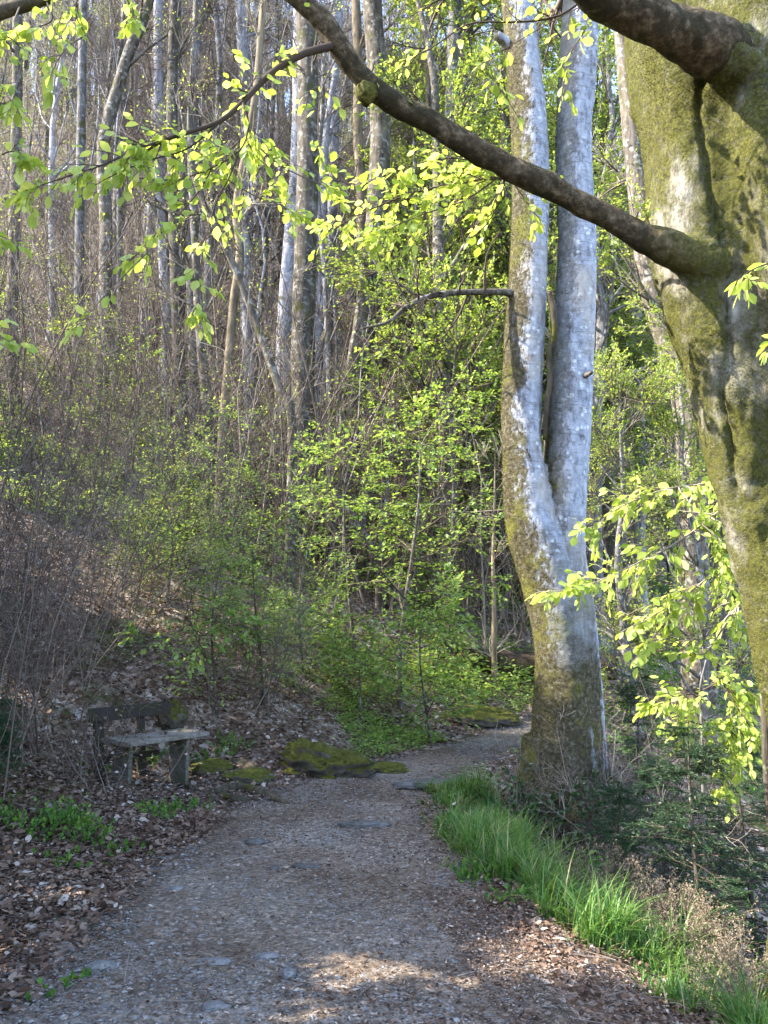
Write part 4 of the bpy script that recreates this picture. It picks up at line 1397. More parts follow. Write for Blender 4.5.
for k, (px, Y, h, nb, per, lab) in enumerate([
        (215, 9.2, 1.8, 10, 3, "thinly leaved sapling on the bank behind the bench end"),
        (262, 9.8, 1.9, 10, 3, "thinly leaved sapling above the exposed roots"),
        (300, 11.0, 2.3, 11, 3, "thinly leaved sapling on the slope behind the largest mossy mound"),
        (170, 11.5, 2.2, 11, 3, "thinly leaved sapling up the bank among bare brown shrubs"),
        (232, 13.0, 2.6, 12, 3, "thinly leaved sapling halfway between the bench and the grey trunks"),
        (330, 15.5, 2.8, 12, 4, "thinly leaved sapling at the foot of the mottled dark trunk"),
        (120, 14.5, 2.6, 12, 3, "thinly leaved sapling high on the bank above the bench"),
        (60, 16.0, 2.6, 12, 3, "thinly leaved sapling highest on the bank behind the brown shrubs"),
        (270, 17.5, 2.6, 12, 3, "thinly leaved sapling among the pale trunks on the slope")]):
    q = P(px, 600, Y)
    sapling("slope_sapling", gpt(q[0], Y), rng.uniform(0, 6), lab, sapling_mesh(h, nb + 3, 8, per + 2, .046, (.2, -.1), sublen=.40, blen=.45), 'dark', 'twig', 'leaf_far' if k % 2 else 'leaf_mid', "sparse saplings on the leafy slope")

# the bright leafy spray in front of the gully: a slim young beech
sp_loc = gpt(2.62, 5.6)
yb = thing("young_beech", "slim young beech with bright yellow green leaf sprays beside the huge trunk", "tree", sp_loc)
limb("trunk", [sp_loc + [0, 0, -.1], P(768, 780, 5.5), P(762, 640, 5.45), P(757, 540, 5.4), P(764, 440, 5.4), P(772, 300, 5.4)], [.035, .03, .026, .022, .018, .01], yb, sp_loc, M['dark'], 8, 30, .1, 91)
lf = MB()
G = dict(loc=sp_loc, droop=.45)
for pix, ns in (([(762, 470, 5.4), (735, 476, 5.3), (705, 484, 5.2), (672, 488, 5.1), (640, 498, 5.05), (612, 512, 5.0), (590, 532, 4.95)], 16),
                ([(758, 500, 5.4), (725, 508, 5.3), (695, 530, 5.2), (668, 548, 5.1), (640, 562, 5.0), (610, 576, 4.95), (580, 588, 4.9), (545, 592, 4.85)], 20),
                ([(758, 540, 5.4), (730, 560, 5.3), (705, 580, 5.2), (680, 600, 5.1), (655, 615, 5.05), (632, 628, 5.0)], 18),
                ([(760, 580, 5.4), (735, 610, 5.3), (715, 640, 5.2), (700, 655, 5.1), (670, 640, 5.0), (645, 642, 4.95)], 13),
                ([(700, 484, 5.2), (690, 510, 5.15), (720, 540, 5.1), (735, 560, 5.0)], 9),
                ([(762, 520, 5.4), (745, 530, 5.2), (735, 560, 5.05), (730, 600, 5.0)], 8)):
    spray(lf, pix, .009, .002, int(ns * 1.5), .19, 4, .066, **G)
lf.build("foliage", [M['twig_pale'], M['leaf']], yb)
sp_loc2 = gpt(2.45, 6.2)
yb2 = thing("young_beech", "lower young beech bush with pale upright stem and duller green leaves", "tree", sp_loc2)
limb("trunk", [P(703, 850, 6.2) + [0, 0, -.3], P(703, 790, 6.2), P(702, 730, 6.2), P(700, 690, 6.15), P(706, 660, 6.1)], [.013, .012, .010, .008, .005], yb2, sp_loc2, M['grey'], 8, 24, .1, 92)
lf = MB()
G = dict(loc=sp_loc2, droop=.45)
for pix, ns in (([(703, 700, 6.15), (690, 694, 6.0), (672, 700, 5.9), (655, 706, 5.8)], 12), ([(703, 690, 6.1), (722, 682, 6.0), (745, 690, 5.9), (768, 700, 5.8)], 12),
                ([(703, 720, 6.1), (718, 722, 6.0), (735, 735, 5.9), (748, 760, 5.8)], 13), ([(703, 740, 6.1), (714, 756, 6.0), (722, 772, 5.9), (726, 788, 5.85)], 9),
                ([(703, 725, 6.1), (690, 722, 6.0), (680, 728, 5.9)], 7), ([(722, 682, 6.0), (740, 712, 5.9), (756, 735, 5.8)], 10)):
    spray(lf, pix, .006, .002, int(ns * 1.5), .18, 4, .062, **G)
lf.build("foliage", [M['twig_dark'], M['leaf']], yb2)

# bright little spray over the bench bank
bs = gpt(-1.6, 8.9)
bsp = thing("bank_sapling", "low sapling with one bright leaf spray hanging over the bank above the bench", "sapling", bs)
limb("trunk", [bs + [0, 0, -.1], P(215, 720, 8.9), P(205, 660, 8.9), P(190, 620, 8.9), P(185, 580, 8.9)], [.014, .012, .01, .008, .004], bsp, bs, M['dark'], 6, 20, .1, 93)
lf = MB()
for pix, ns in (([(192, 622, 8.9), (175, 632, 8.7), (150, 640, 8.6), (130, 632, 8.5)], 8), ([(192, 626, 8.9), (200, 640, 8.7), (190, 655, 8.6), (170, 650, 8.5), (200, 664, 8.4)], 11),
                ([(186, 590, 8.9), (210, 600, 8.8), (235, 612, 8.7), (262, 622, 8.6)], 11), ([(190, 610, 8.9), (220, 625, 8.8), (250, 640, 8.7)], 9)):
    spray(lf, pix, .006, .002, ns, .22, 4, .06, loc=bs)
lf.build("foliage", [M['twig_dark'], M['leaf_mid']], bsp)

# small herbs in the leaf litter
def herb(px, py, n, size, label, mat='herb', sp=.09, cat="plant"):
    p = hit(px, py)
    mb = MB()
    K = 4
    a = rng.uniform(0, 2 * math.pi, n); el = rng.uniform(.05, .9, n)
    d = np.stack([np.cos(a) * np.sin(el), np.sin(a) * np.sin(el), np.cos(el)], -1)
    b0 = np.stack([rng.normal(0, sp, n), rng.normal(0, sp * .8, n), np.zeros(n)], -1)
    b0[:, 2] = H(p[0] + b0[:, 0], p[1] + b0[:, 1]) - p[2] - .01
    L = size * rng.uniform(.5, 1.2, n)
    Pt = b0[:, None] + d[:, None] * (np.linspace(0, 1, K)[None] * L[:, None])[..., None]
    Rd = np.tile(np.linspace(.0025, .001, K), (n, 1))
    add_tubes(mb, Pt, Rd, 3)
    leaves_on(mb, Pt, Rd, 6, .03, True, 1, .1, .5, .3)
    o = thing('green_plant', label, cat, p)
    mb.build("foliage", [M['twig_dark'], M[mat]], o)
    tag(o, label, cat, "green plants in the leaf litter")


for px, py, n, s, lab in [(62, 826, 60, .16, "brightest green leafy plant clump on the leaf strewn bank"), (92, 842, 46, .14, "green plant clump adjoining the brightest clump lower on the bank"), (38, 840, 26, .13, "sparser green plant clump at the outer side of the brightest clump"),
                          (160, 818, 30, .10, "small green plant clump between bench leg and path"), (183, 812, 34, .10, "green plant clump at the foot of the bench leg"), (15, 830, 24, .14, "dull green plant clump highest on the leafy bank"),
                          (60, 868, 16, .07, "tiny green sprig below the brightest clump"), (120, 852, 16, .07, "tiny green sprig in leaves nearest the path edge"), (66, 985, 8, .04, "olive green sprig alone at the lower path edge"),
                          (150, 765, 40, .14, "dark green plant clump under the bench seat"), (200, 770, 26, .12, "green plant clump behind the bench leg"), (100, 780, 30, .12, "dull green plant clump beside the bench end"),
                          (228, 752, 40, .16, "green plant clump above the exposed roots"), (476, 880, 40, .10, "low broad leaved plant clump on the path side of the grass"), (448, 832, 30, .10, "low broad leaved plant clump where the grass meets the path"),
                          (520, 905, 30, .10, "low broad leaved plant clump among dead leaves by the grass")]:
    herb(px, py, n, s, lab)


def ground_cover(name, n, x0, x1, ya, yb, seed, thr, lsz, hgt, mat, label):
    mb = MB()
    y = ya * (yb / ya) ** rng.random(n); x = rng.uniform(x0, x1, n)
    px = x
    X = (px - 384) / FPX * y * 1.02
    d = X - path_x(y)
    k = (fbm(xyz(X * .9, y * .9), 3, seed) > thr) & (np.abs(d) > path_w(y) + .12)
    X, y = X[k], y[k]; m = len(X)
    z = H(X, y)
    per = 9
    xx = np.repeat(X, per) + rng.normal(0, .05, m * per); yy_ = np.repeat(y, per) + rng.normal(0, .05, m * per)
    zz = np.repeat(z, per) + rng.uniform(.0, hgt, m * per) * np.repeat(rng.uniform(.3, 1, m), per)
    a = rng.uniform(0, 2 * math.pi, m * per)
    dr = np.stack([np.cos(a), np.sin(a), rng.normal(.1, .3, m * per)], -1)
    nr = np.tile([0, 0, 1.0], (m * per, 1)) + rng.normal(0, .5, (m * per, 3))
    add_leaves(mb, np.stack([xx, yy_, zz], -1), dr, nr, lsz * rng.uniform(.6, 1.3, m * per))
    o = mb.build(name, M[mat]); tag(o, label, "undergrowth", kind="stuff")


ground_cover("undergrowth", 4200, 270, 530, 9.2, 15, 101, .02, .042, .20, 'leaf_mid', "soft green undergrowth covering the bank beyond the mossy rocks")
ground_cover("hillside_undergrowth", 11000, -60, 560, 12, 34, 105, .05, .075, .45, 'leaf_mid', "patchy green undergrowth over the wooded hillside")
ground_cover("gully_undergrowth", 7000, 560, 900, 6.2, 26, 109, -.05, .07, .22, 'herb', "dark green undergrowth on the slope of the gully")

# ------------------------------------------------------------------ bare brown shrubs on the left bank
BSH = "bare brown shrubs on the bank"
for k, (px, Y, L, n, lab, lean) in enumerate([
        (-45, 6.0, 3.0, 30, "bare brown shrub nearest the viewer, its twigs arching in at the edge", (.05, .0)),
        (15, 7.2, 3.3, 34, "bare brown shrub with pale grey stems just outside the bench", (.05, .0)),
        (62, 8.6, 3.3, 30, "dense bare brown shrub directly behind the bench end", (.05, .0)),
        (-20, 9.2, 4.0, 34, "tall bare brown shrub rising highest on the bank", (.05, .0)),
        (118, 10.4, 3.0, 26, "bare brown shrub standing up the slope behind the bench", (.2, .0)),
        (175, 10.8, 2.4, 22, "smaller bare brown shrub above the exposed roots", (.15, .0)),
        (250, 9.6, 1.5, 20, "low bare brown bush on the bank above the mossy rocks", (.1, -.1)),
        (60, 12.5, 3.6, 30, "bare brown shrub farthest up the bank", (.15, 0))]):
    q = P(px, 650, Y)
    bramble("bare_shrub", gpt(q[0], Y), n, L * 1.2, lab, "shrub", [M['twig_dark'] if k % 2 else M['twig'], M['leaf_mid']], 1 if k in (4, 5, 6) else 0, .03, .46, .0050, 14, .68, group=BSH, lean=lean, third=6, spread_r=.25)

bramble("bare_shrub", gpt(-2.62, 7.15), 20, .75, "low dead leafed twig bush hiding the outer end of the bench", "shrub", [M['twig'], M['dry']], 1, .02, .9, .005, 6, .35, group=BSH, third=3, spread_r=.22)

# ------------------------------------------------------------------ forest trees
def forest_mesh(h, r, lean, bend, nl, start, leaf_per, lsize, seed, twig='twig', limb_len=3.0, n2=7, n3=5):
    z = np.linspace(0, 1, 14)
    wob = np.stack([fbm(xyz(z * 3, seed * 3.7), 2, seed), fbm(xyz(z * 3, seed * 5.1 + 9), 2, seed + 1)], -1) * bend * z[:, None] ** .7
    Pt = np.stack([lean[0] * z + wob[:, 0], lean[1] * z + wob[:, 1], h * z - .3 * (1 - z)], -1)[None]
    Rd = (r * (1 - .82 * z ** 1.1) + r * .55 * np.exp(-z * h / .35))[None]
    tr = MB()
    V, F = tube_arrays(Pt, Rd, 12)
    tr.add(V, [F])
    b1, r1 = grow(Pt, Rd, nl, start, .98, .75, limb_len, 7, .38, .012, .07, .10, 0, .5)
    add_tubes(tr, b1, r1, 6)
    cr = MB()
    b2, r2 = grow(b1, r1, n2, .25, 1, .7, limb_len * .42, 5, .55, .005, .03, .13, .2)
    b3, r3 = grow(b2, r2, n3, .2, 1, .7, limb_len * .2, 4, .6, .003, .01, .13, .4)
    add_tubes(cr, b2, r2, 4); add_tubes(cr, b3, r3, 3)
    if leaf_per:
        leaves_on(cr, b3, r3, leaf_per, lsize, False, 1, .15, .5)
    return tr, cr


proto = {}
specs = {
    'pale_a': (17, .115, (.5, .2), .9, 20, .28, 0, .05, 1, 'pale', 'twig_pale', 'leaf_far'),
    'pale_b': (19, .145, (-.4, .3), 1.0, 22, .32, 1, .05, 2, 'pale', 'twig', 'leaf_far'),
    'grey_a': (18, .12, (.3, -.2), 1.1, 22, .25, 0, .05, 3, 'grey', 'twig', 'leaf_far'),
    'grey_b': (20, .15, (-.6, .1), 1.2, 24, .28, 0, .05, 4, 'grey', 'twig_pale', 'leaf_far'),
    'dark_a': (17, .115, (.9, .0), 1.5, 20, .25, 0, .05, 5, 'dark', 'twig_dark', 'leaf_far'),
    'slim_a': (12, .05, (.4, .1), 1.3, 16, .18, 1, .05, 6, 'grey', 'twig_pale', 'leaf_far'),
    'slim_b': (11, .045, (-.5, .1), 1.3, 16, .18, 0, .05, 7, 'pale', 'twig', 'leaf_far'),
    'leafy_a': (13, .17, (.5, .1), .7, 30, .12, 11, .068, 8, 'grey', 'twig_pale', 'leaf_far'),
    'leafy_b': (15, .20, (-.5, .2), .7, 32, .14, 11, .068, 9, 'dark', 'twig_dark', 'leaf_far'),
    'leafy_d': (7.5, .11, (.3, -.2), .6, 30, .10, 22, .10, 12, 'grey', 'twig', 'leaf_far'),  # dense big-leaved crown, used only for the added shading trees
    'leafy_c': (9, .11, (.3, -.2), .6, 26, .12, 7, .060, 10, 'grey', 'twig', 'leaf_far'),
}
meshes = {}
for key, (h, r, lean, bend, nl, st, lp, ls, sd, bm_, tm, lm) in specs.items():
    leafy = key.startswith('leafy')
    t_, c_ = forest_mesh(h, r, lean, bend, nl, st, lp, ls, sd, limb_len=(3.2 if leafy else 2.8) * (h / 17) ** .5, n2=10 if leafy else 10, n3=8 if leafy else 8)
    meshes[key] = (t_, c_, bm_, tm, lm)


def place_tree(key, x, y, rz, sc, label, group, name="forest_tree"):
    loc = (x, y, float(H(x, y)))
    if key not in proto:
        t_, c_, bm_, tm, lm = meshes[key]
        r = thing(name, label, "tree", loc, rz, group)
        r.scale = (sc, sc, sc)
        t_.build("trunk", M[bm_], r); c_.build("crown", [M[tm], M[lm]], r)
        proto[key] = r
        return r
    r = dup(proto[key], loc, rz, sc, label, group)
    r.name = name
    return r


# trees that can be told apart in the photograph, each traced at its own distance
def traced(pix, rad, Y, label, bark, twig='twig', name="forest_tree", limbs=7, leaf=1, lstart=.45, ll=2.2, group="distinct trunks on the near slope", ext=True):
    top = pix[-1]
    pts = [P(px, py, Y) for px, py in pix]
    b = pts[0]
    g = float(H(b[0], b[1]))
    base = np.array([b[0], b[1], g])
    pts = [base + [0, 0, -.3]] + ([base + (pts[0] - base) * 1.0] if pts[0][2] > g + .5 else []) + pts[1:]
    # carry on above the frame
    d = norm(pts[-1] - pts[-2])
    if ext:
        pts += [pts[-1] + d * 2.5 + [0, 0, .5], pts[-1] + d * 5 + [0, 0, 2.0]]
    else:
        pts += [pts[-1] + d * .9 + [0, 0, .3]]
    rad = np.interp(np.linspace(0, 1, len(pts)), [0, .12, .8, 1], [rad * 1.25, rad * 1.0, rad * (.8 if ext else .55), rad * (.25 if ext else .12)])
    r = thing(name, label, "tree", base, 0, group)
    sp, sr = spline(pts, rad, 46)
    V, F = tube_arrays(sp[None], sr[None], 14)
    c = np.repeat(sp, 14, axis=0)
    V = c + (V - c) * (1 + .10 * fbm(V * 3, 3, int(base[0] * 13) % 97))[:, None]
    tr = MB(); tr.add(V - base, [F])
    Pm, Rm = sp[None] - base, sr[None]
    b1, r1 = grow(Pm, Rm, limbs, lstart, .98, .8, ll, 7, .34, .010, .06, .12)
    add_tubes(tr, b1, r1, 6)
    tr.build("trunk", M[bark], r)
    cr = MB()
    b2, r2 = grow(b1, r1, 8, .15, 1, .7, ll * .45, 5, .55, .004, .03, .14)
    b3, r3 = grow(b2, r2, 5, .2, 1, .7, ll * .22, 4, .6, .0022, .01, .14)
    s1, q1_ = grow(Pm, Rm, limbs, .15, .8, 1.1, ll * .4, 5, .12, .003, .02, .15)
    add_tubes(cr, s1, q1_, 3); add_tubes(cr, b2, r2, 4); add_tubes(cr, b3, r3, 3)
    if leaf: leaves_on(cr, b3, r3, leaf, .05, False, 1, .15, .5)
    cr.build("crown", [M[twig], M['leaf_far']], r)
    return r


traced([(304, 545), (303, 430), (303, 330), (307, 200), (308, 100), (306, 0), (304, -80)], .255, 16.0, "straight mottled dark grey trunk, the stoutest in the middle of the slope", 'dark')
traced([(338, 560), (346, 470), (356, 380), (368, 300), (378, 200), (380, 110), (372, 0), (368, -80)], .27, 17.0, "thick dark trunk curving up beside the green saplings", 'dark', limbs=9, leaf=3)
traced([(352, 470), (358, 380), (363, 250), (358, 130), (358, 50), (352, -60)], .14, 18.5, "slender brown stem close behind the thick dark curving trunk", 'tan')
traced([(283, 500), (283, 400), (285, 320), (290, 250), (298, 150), (300, 0)], .22, 20.0, "pale bluish trunk half hidden behind the stout mottled trunk", 'pale', 'twig_pale')
traced([(104, 330), (106, 230), (103, 150), (116, 95), (130, 50), (146, 10), (156, -40)], .15, 17.5, "dark trunk leaning sharply to one side high on the bank", 'dark')
traced([(186, 470), (180, 380), (175, 250), (172, 130), (173, 50), (176, -50)], .145, 17.5, "slim dark upright trunk just above the leaf spray", 'dark')
traced([(198, 460), (194, 350), (190, 200), (193, 110), (198, 0), (200, -60)], .15, 19.5, "slim grey trunk close beside the slim dark upright one", 'grey')
traced([(214, 460), (207, 400), (200, 330), (196, 260), (190, 150)], .14, 16.5, "short leaning dark trunk in the middle of the wood", 'dark', ext=False)
traced([(10, 480), (12, 330), (15, 200), (17, 100), (18, 0)], .12, 16.0, "thin dark trunk at the outer edge above the brown shrubs", 'dark')
traced([(72, 470), (78, 330), (80, 200), (82, 80), (84, -40)], .12, 19.0, "thin grey trunk rising behind the brown shrubs", 'grey', 'twig_pale')
traced([(222, 440), (228, 370), (234, 300), (240, 250), (236, 210), (246, 150), (256, 90), (262, 20)], .085, 14.5, "crooked tan coloured young trunk below the leaf spray", 'tan', 'twig_pale', limbs=9)
traced([(292, 425), (280, 390), (262, 340), (240, 280), (215, 225), (198, 190), (188, 150)], .085, 14.0, "thin brown stem bending over in a long arc between trunks", 'dark', limbs=9, ll=1.5, ext=False)
traced([(250, 470), (249, 380), (246, 280), (247, 150), (240, 0)], .17, 22.0, "pale trunk standing between the crooked tan stem and the mottled one", 'pale', 'twig_pale')
traced([(166, 500), (167, 400), (166, 310), (160, 200), (158, 0)], .16, 22.0, "pale lit trunk behind the slim dark upright one", 'pale', 'twig_pale')
traced([(322, 470), (325, 380), (330, 280), (334, 150), (338, 0)], .16, 23.0, "pale bluish trunk between the mottled trunk and the thick dark one", 'pale', 'twig_pale')
traced([(105, 430), (110, 330), (118, 200), (124, 60), (126, -40)], .17, 24.0, "grey trunk behind the sharply leaning one", 'grey', 'twig_pale')
traced([(408, 610), (392, 580), (376, 555), (362, 535), (340, 500)], .16, 14.6, "dark trunk leaning steeply out of the green saplings", 'dark', limbs=5, ll=1.2, ext=False)
traced([(436, 470), (440, 330), (448, 210), (452, 100), (456, 0), (470, -60)], .19, 19.0, "brown trunk behind the bright leaves left of the twin beech", 'grey', limbs=10, leaf=6)
traced([(470, 470), (468, 300), (474, 180), (462, 90), (470, 20), (490, -60)], .15, 21.0, "thin forked brown trunk close to the twin beech in bright leaves", 'dark', limbs=10, leaf=6)
traced([(494, 640), (494, 600), (493, 560), (494, 525)], .045, 13.0, "thin straight pale stem by the fallen log", 'tan', 'twig_pale', limbs=5, ll=1.0, ext=False)
traced([(695, 610), (694, 540), (690, 440), (680, 370), (664, 330), (650, 280), (640, 200)], .24, 13.0, "dark crooked trunk across the gully beside the huge mossy beech", 'dark', limbs=10, leaf=5, group="trunks across the gully")
traced([(712, 600), (715, 500), (716, 380), (708, 250), (700, 100)], .26, 16.5, "thick dark trunk across the gully hidden behind the leaf sprays", 'dark', limbs=10, leaf=5, group="trunks across the gully")
traced([(640, 560), (640, 450), (636, 330), (640, 200), (636, 60)], .14, 19.0, "slim pale trunk across the gully between the twin beech and the dark crooked trunk", 'pale', 'twig_pale', limbs=12, leaf=7, group="trunks across the gully")

# fallen log and dead wood beyond the path
lg = P(500, 642, 13.6); lg[2] = float(H(lg[0], 13.6))
o, _, _ = limb("fallen_log", [lg + [-1.9, .5, .25], lg + [-.5, .1, .18], lg + [.3, .0, .16], lg + [1.9, -.1, .12]], [.22, .24, .23, .20], None, lg, M['log'], 16, 40, .14, 95, 4)
o.location = lg
tag(o, "dark rotten fallen log lying on the leafy slope beyond the path", "log")
bramble("dead_branch_pile", lg + [-.2, -.3, .35], 12, .9, "pale dead branches sticking out above the dark fallen log", "dead branches", [M['twig_pale'], M['twig_pale']], 0, -.02, 1.4, .010, 4, .35, spread_r=.04)
# a twig and a stick on the ground
for pts, r, lab in (([(0, 863), (28, 862), (55, 861)], .006, "thin pale twig lying on the leaf litter below the green clump"), ([(70, 934), (98, 937), (122, 945)], .007, "dark thin stick lying on the shaded path edge"), ([(28, 812), (48, 802), (66, 788)], .010, "dark broken stick leaning over the leafy bank"), ([(700, 1000), (722, 988), (742, 980)], .009, "grey stick lying in the grass at the outer path edge")):
    ps = [hit(*q) + [0, 0, .012] for q in pts]
    sp, sr = spline(ps, [r, r, r * .5], 12)
    mb = MB(); add_tubes(mb, sp[None], sr[None], 6)
    tag(mb.build("fallen_stick", M['twig_pale'] if 'pale' in lab or 'grey' in lab else M['twig_dark']), lab, "stick", "fallen sticks")

# the rest of the wood, in bands up the slope
ORD = "first second third fourth fifth sixth seventh eighth ninth tenth eleventh twelfth thirteenth fourteenth fifteenth sixteenth seventeenth eighteenth nineteenth twentieth".split()


def ordinal(k):
    if k < 20: return ORD[k]
    tens = ['', '', 'twenty', 'thirty', 'forty', 'fifty', 'sixty', 'seventy'][(k + 1) // 10]
    u = (k + 1) % 10
    return {20: 'twentieth', 30: 'thirtieth', 40: 'fortieth', 50: 'fiftieth', 60: 'sixtieth', 70: 'seventieth'}[k + 1] if u == 0 else tens + '-' + ORD[u - 1]


LOOK = {'pale': 'pale grey', 'grey': 'grey', 'dark': 'dark', 'slim': 'slim pale', 'leafy': 'leafy green'}


def band(n, y0, y1, px0, px1, keys, where, group):
    got = []
    tries = 0
    while len(got) < n and tries < 4000:
        tries += 1
        Y = rng.uniform(y0, y1); px = rng.uniform(px0, px1)
        X = (px - 384) / FPX * Y * 1.03
        if abs(X - path_x(Y)) < 1.0: continue
        if any((X - a) ** 2 + (Y - b) ** 2 < 1.1 ** 2 for a, b, _, _ in got): continue
        got.append((X, Y, to_px((X, Y, float(H(X, Y)) + 2))[0], keys[int(rng.integers(len(keys)))]))
    got.sort(key=lambda q: q[2])
    vis = [q for q in got]
    for k, (X, Y, _, key) in enumerate(vis):
        look = LOOK[key.split('_')[0]]
        place_tree(key, X, Y, rng.uniform(0, 6.28), rng.uniform(.8, 1.2), f"{look} tree, {ordinal(k)} from the left {where}", group)


for k, (px, Y, key, sc, lab) in enumerate([
        (455, 15.5, 'leafy_b', 1.0, "tall bright leafy tree seen left of the twin beech stems"), (528, 19.0, 'leafy_b', 1.1, "tall bright leafy tree straight behind the twin beech"),
        (606, 20.0, 'leafy_b', 1.35, "leafy tree filling the gap beside the twin beech top"), (600, 16.0, 'leafy_a', 1.0, "bright leafy tree showing between the twin beech and the huge mossy beech"), (420, 21.0, 'leafy_a', 1.25, "bright leafy tree beside the brown trunk left of the twin beech"),
        (630, 11.5, 'leafy_c', .62, "small budding tree in the gully just behind the twin beech"), (700, 12.0, 'leafy_c', .75, "small budding tree in the gully behind the huge mossy beech"),
        (545, 24.0, 'leafy_a', 1.35, "high leafy tree farthest behind the twin beech"), (480, 26.0, 'leafy_b', 1.3, "high leafy tree up the slope left of the twin beech")]):
    q = P(px, 600, Y)
    place_tree(key, q[0], Y, 1.7 * k, sc, lab, "leafy trees behind the twin beech")

bare = ['pale_a', 'pale_b', 'grey_a', 'grey_b', 'dark_a', 'slim_a', 'slim_b', 'dark_a', 'slim_a', 'grey_a', 'dark_a', 'slim_a', 'slim_b', 'slim_a', 'slim_b']
band(30, 19, 26, -60, 470, bare, "among trunks low on the wooded slope", "trees low on the wooded slope")
band(54, 26, 36, -80, 520, bare, "among trunks midway up the wooded slope", "trees midway up the wooded slope")
band(68, 36, 52, -90, 560, bare, "among trunks high on the wooded slope", "trees high on the wooded slope")
leafy = ['leafy_a', 'leafy_b', 'leafy_c']
band(15, 17, 27, 405, 730, leafy + ['grey_a', 'slim_a'], "in the bright foliage behind the twin beech", "leafy trees behind the twin beech")
band(22, 27, 46, 380, 880, leafy + ['pale_a', 'grey_a', 'slim_b', 'dark_a'], "on the far slope beyond the gully", "trees on the far slope beyond the gully")


def make_far_woods():
    mb = MB()
    n = 760
    Y = rng.uniform(48, 104, n); X = rng.uniform(-58, 58, n) * (Y / 80)
    Z = H(X, Y)
    h = rng.uniform(13, 22, n); r = rng.uniform(.10, .24, n)
    K = 6
    s = np.linspace(0, 1, K)
    Pt = np.stack([X[:, None] + rng.normal(0, .25, (n, K)), Y[:, None] + rng.normal(0, .25, (n, K)), Z[:, None] - .3 + h[:, None] * s], -1)
    Rd = r[:, None] * (1 - .8 * s)
    add_tubes(mb, Pt, Rd, 6)
    b1, r1 = grow(Pt, Rd, 12, .25, 1, .75, 3.0, 5, .4, .015, .06, .1)
    add_tubes(mb, b1, r1, 4, 1)
    b2, r2 = grow(b1, r1, 6, .2, 1, .7, 1.4, 3, .6, .010, .03, .1)
    add_tubes(mb, b2, r2, 3, 1)
    o = mb.build("distant_woods", [M['grey'], M['twig_pale']])
    tag(o, "distant grey wood of bare spring trees covering the upper hillside", "woods", kind="stuff")


make_far_woods()

def make_hill_brush():
    mb = MB()
    n = 1200
    Y = 13.5 * (48 / 13.5) ** rng.random(n); px = rng.uniform(-90, 600, n)
    X = (px - 384) / FPX * Y * 1.03
    k = np.abs(X - path_x(Y)) > 1.0
    X, Y = X[k], Y[k]; n = len(X)
    K = 6; s = np.linspace(0, 1, K)
    h = rng.uniform(1.5, 6.5, n); ln = rng.normal(0, .35, (n, 2))
    Pt = np.stack([X[:, None] + ln[:, :1] * h[:, None] * s ** 1.4 + rng.normal(0, .05, (n, K)), Y[:, None] + ln[:, 1:] * h[:, None] * s ** 1.4, H(X, Y)[:, None] - .1 + h[:, None] * s], -1)
    Rd = (.004 + .0032 * h)[:, None] * (1 - .75 * s)
    add_tubes(mb, Pt, Rd, 4)
    b1, r1 = grow(Pt, Rd, 9, .2, 1, .75, 1.1, 5, .5, .004, .03, .15)
    b2, r2 = grow(b1, r1, 5, .2, 1, .7, .5, 3, .7, .003, .02, .15)
    add_tubes(mb, b1, r1, 3); add_tubes(mb, b2, r2, 3)
    leaves_on(mb, b1, r1, 2, .05, False, 1, .1, .5)
    tag(mb.build("hillside_brush", [M['twig'], M['leaf_far']]), "thin bare whips and twigs covering the wooded hillside between trunks", "brushwood", kind="stuff")


make_hill_brush()

# unseen trees added left of the frame, placed and sized to shade the path
SH = "leafy trees added out of view for shade"
for k, (x, y, key, sc, rz) in enumerate([(-7.3, 2.2, 'leafy_d', 0.70, 0.3), (-7.0, 1.4, 'leafy_d', 0.66, 2.3), (-4.4, 2.15, 'leafy_d', 0.45, 3.3), (-3.7, 1.75, 'leafy_d', 0.26, 5.7), (-3.6, 2.75, 'leafy_d', 0.30, 2.7), (-4.3, 0.80, 'leafy_d', 0.62, 0.6), (-3.6, 2.12, 'leafy_d', 0.30, 1.6), (-6.9, -0.9, 'leafy_d', 0.78, 0.2), (-6.8, -1.3, 'leafy_d', 0.74, 2.6), (-7.6, 3.6, 'leafy_d', 0.74, 5.3), (-7.2, 4.9, 'leafy_d', 0.82, 1.3), (-7.4, -2.4, 'leafy_d', 0.86, 2.0), (-9.6, 1.2, 'leafy_d', 0.84, 3.3), (-9.4, 4.9, 'leafy_d', 0.8, 5.1), (-9.2, -4.2, 'leafy_d', 0.94, 2.9), (-5.6, 4.3, 'leafy_d', 0.54, 0.9), (-5.4, 2.7, 'leafy_d', 0.52, 1.9), (-7.2, -5, 'leafy_d', 0.84, 4.4), (-4.2, -1.4, 'leafy_d', 0.56, 4.9)]):
    y = y + (math.tan(R(28)) - math.tan(R(4))) * abs(x)
    if x > -6.6 and y > 6: x -= .5
    place_tree(key, x, y, rz, sc, f"leafy green tree, {ordinal(k)} of those added out of view to shade the path", SH)

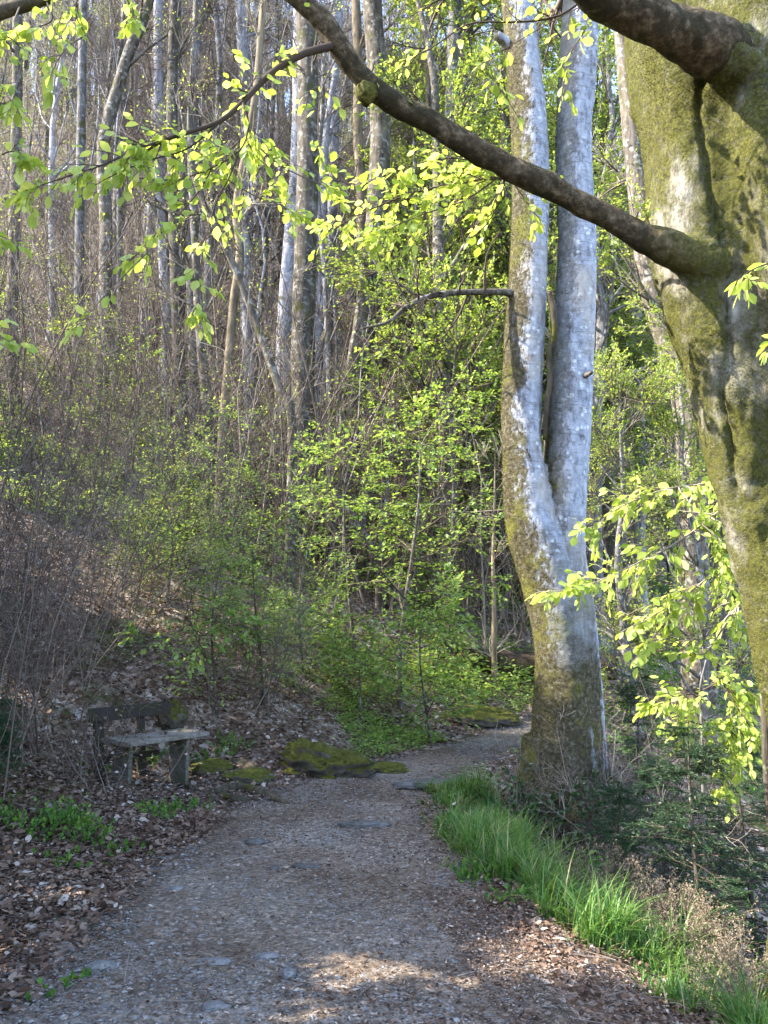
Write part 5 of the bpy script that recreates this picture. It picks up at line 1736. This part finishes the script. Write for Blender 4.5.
# ------------------------------------------------------------------ light
SUN_EL = R(40)
SUN_AZ = R(4)   # behind the line of sight's left
to_sun = Vector((-math.cos(SUN_EL) * math.cos(SUN_AZ), -math.cos(SUN_EL) * math.sin(SUN_AZ), math.sin(SUN_EL)))
sl = bpy.data.lights.new("sun", 'SUN')
sl.energy = 3.3
sl.angle = R(0.55)
sl.color = (1.0, .91, .74)
so = bpy.data.objects.new("sun", sl); COL.objects.link(so)
so.rotation_euler = to_sun.to_track_quat('Z', 'Y').to_euler()
so.location = to_sun * 50

w = bpy.data.worlds.new("World"); scene.world = w
w.use_nodes = True
nt = w.node_tree; nt.nodes.clear()
out = nt.nodes.new('ShaderNodeOutputWorld'); bg = nt.nodes.new('ShaderNodeBackground')
sky = nt.nodes.new('ShaderNodeTexSky'); sky.sky_type = 'NISHITA'; sky.sun_disc = False
sky.sun_elevation = SUN_EL
sky.sun_rotation = math.atan2(to_sun.x, to_sun.y)
sky.air_density = 1.0; sky.dust_density = 1.5; sky.ozone_density = 1.0
bg.inputs['Strength'].default_value = .15
nt.links.new(sky.outputs[0], bg.inputs[0]); nt.links.new(bg.outputs[0], out.inputs[0])

hb = MB()
hx0, hx1, hy0, hy1, hz0, hz1 = -86, 86, -34, 132, -9, 86
hv = np.array([[x, y, z] for x in (hx0, hx1) for y in (hy0, hy1) for z in (hz0, hz1)], float)
hb.add(hv, [np.array([[0, 1, 3, 2], [4, 6, 7, 5], [0, 4, 5, 1], [2, 3, 7, 6], [0, 2, 6, 4], [1, 5, 7, 3]])], None, 0, False)
hm = bpy.data.materials.new("pale_air"); ht, ho = nodes_of(hm)
pv = N_(ht, 'VolumePrincipled'); pv.inputs['Color'].default_value = (.90, .92, 1.0, 1); pv.inputs['Density'].default_value = HAZE; pv.inputs['Anisotropy'].default_value = .2
ht.links.new(pv.outputs[0], ho.inputs['Volume'])
if HAZE > 0:
    tag(hb.build("haze", hm), "faint pale haze in the air between the trees", "haze", kind="stuff")

vs = scene.view_settings
vs.view_transform = 'Standard'; vs.look = 'None'; vs.gamma = 1; vs.use_curve_mapping = False
vs.exposure = 2.85
cy = scene.cycles
cy.max_bounces = 6; cy.diffuse_bounces = 3; cy.glossy_bounces = 2; cy.transmission_bounces = 4; cy.transparent_max_bounces = 4
cy.use_denoising = True
cy.caustics_reflective = False; cy.caustics_refractive = False
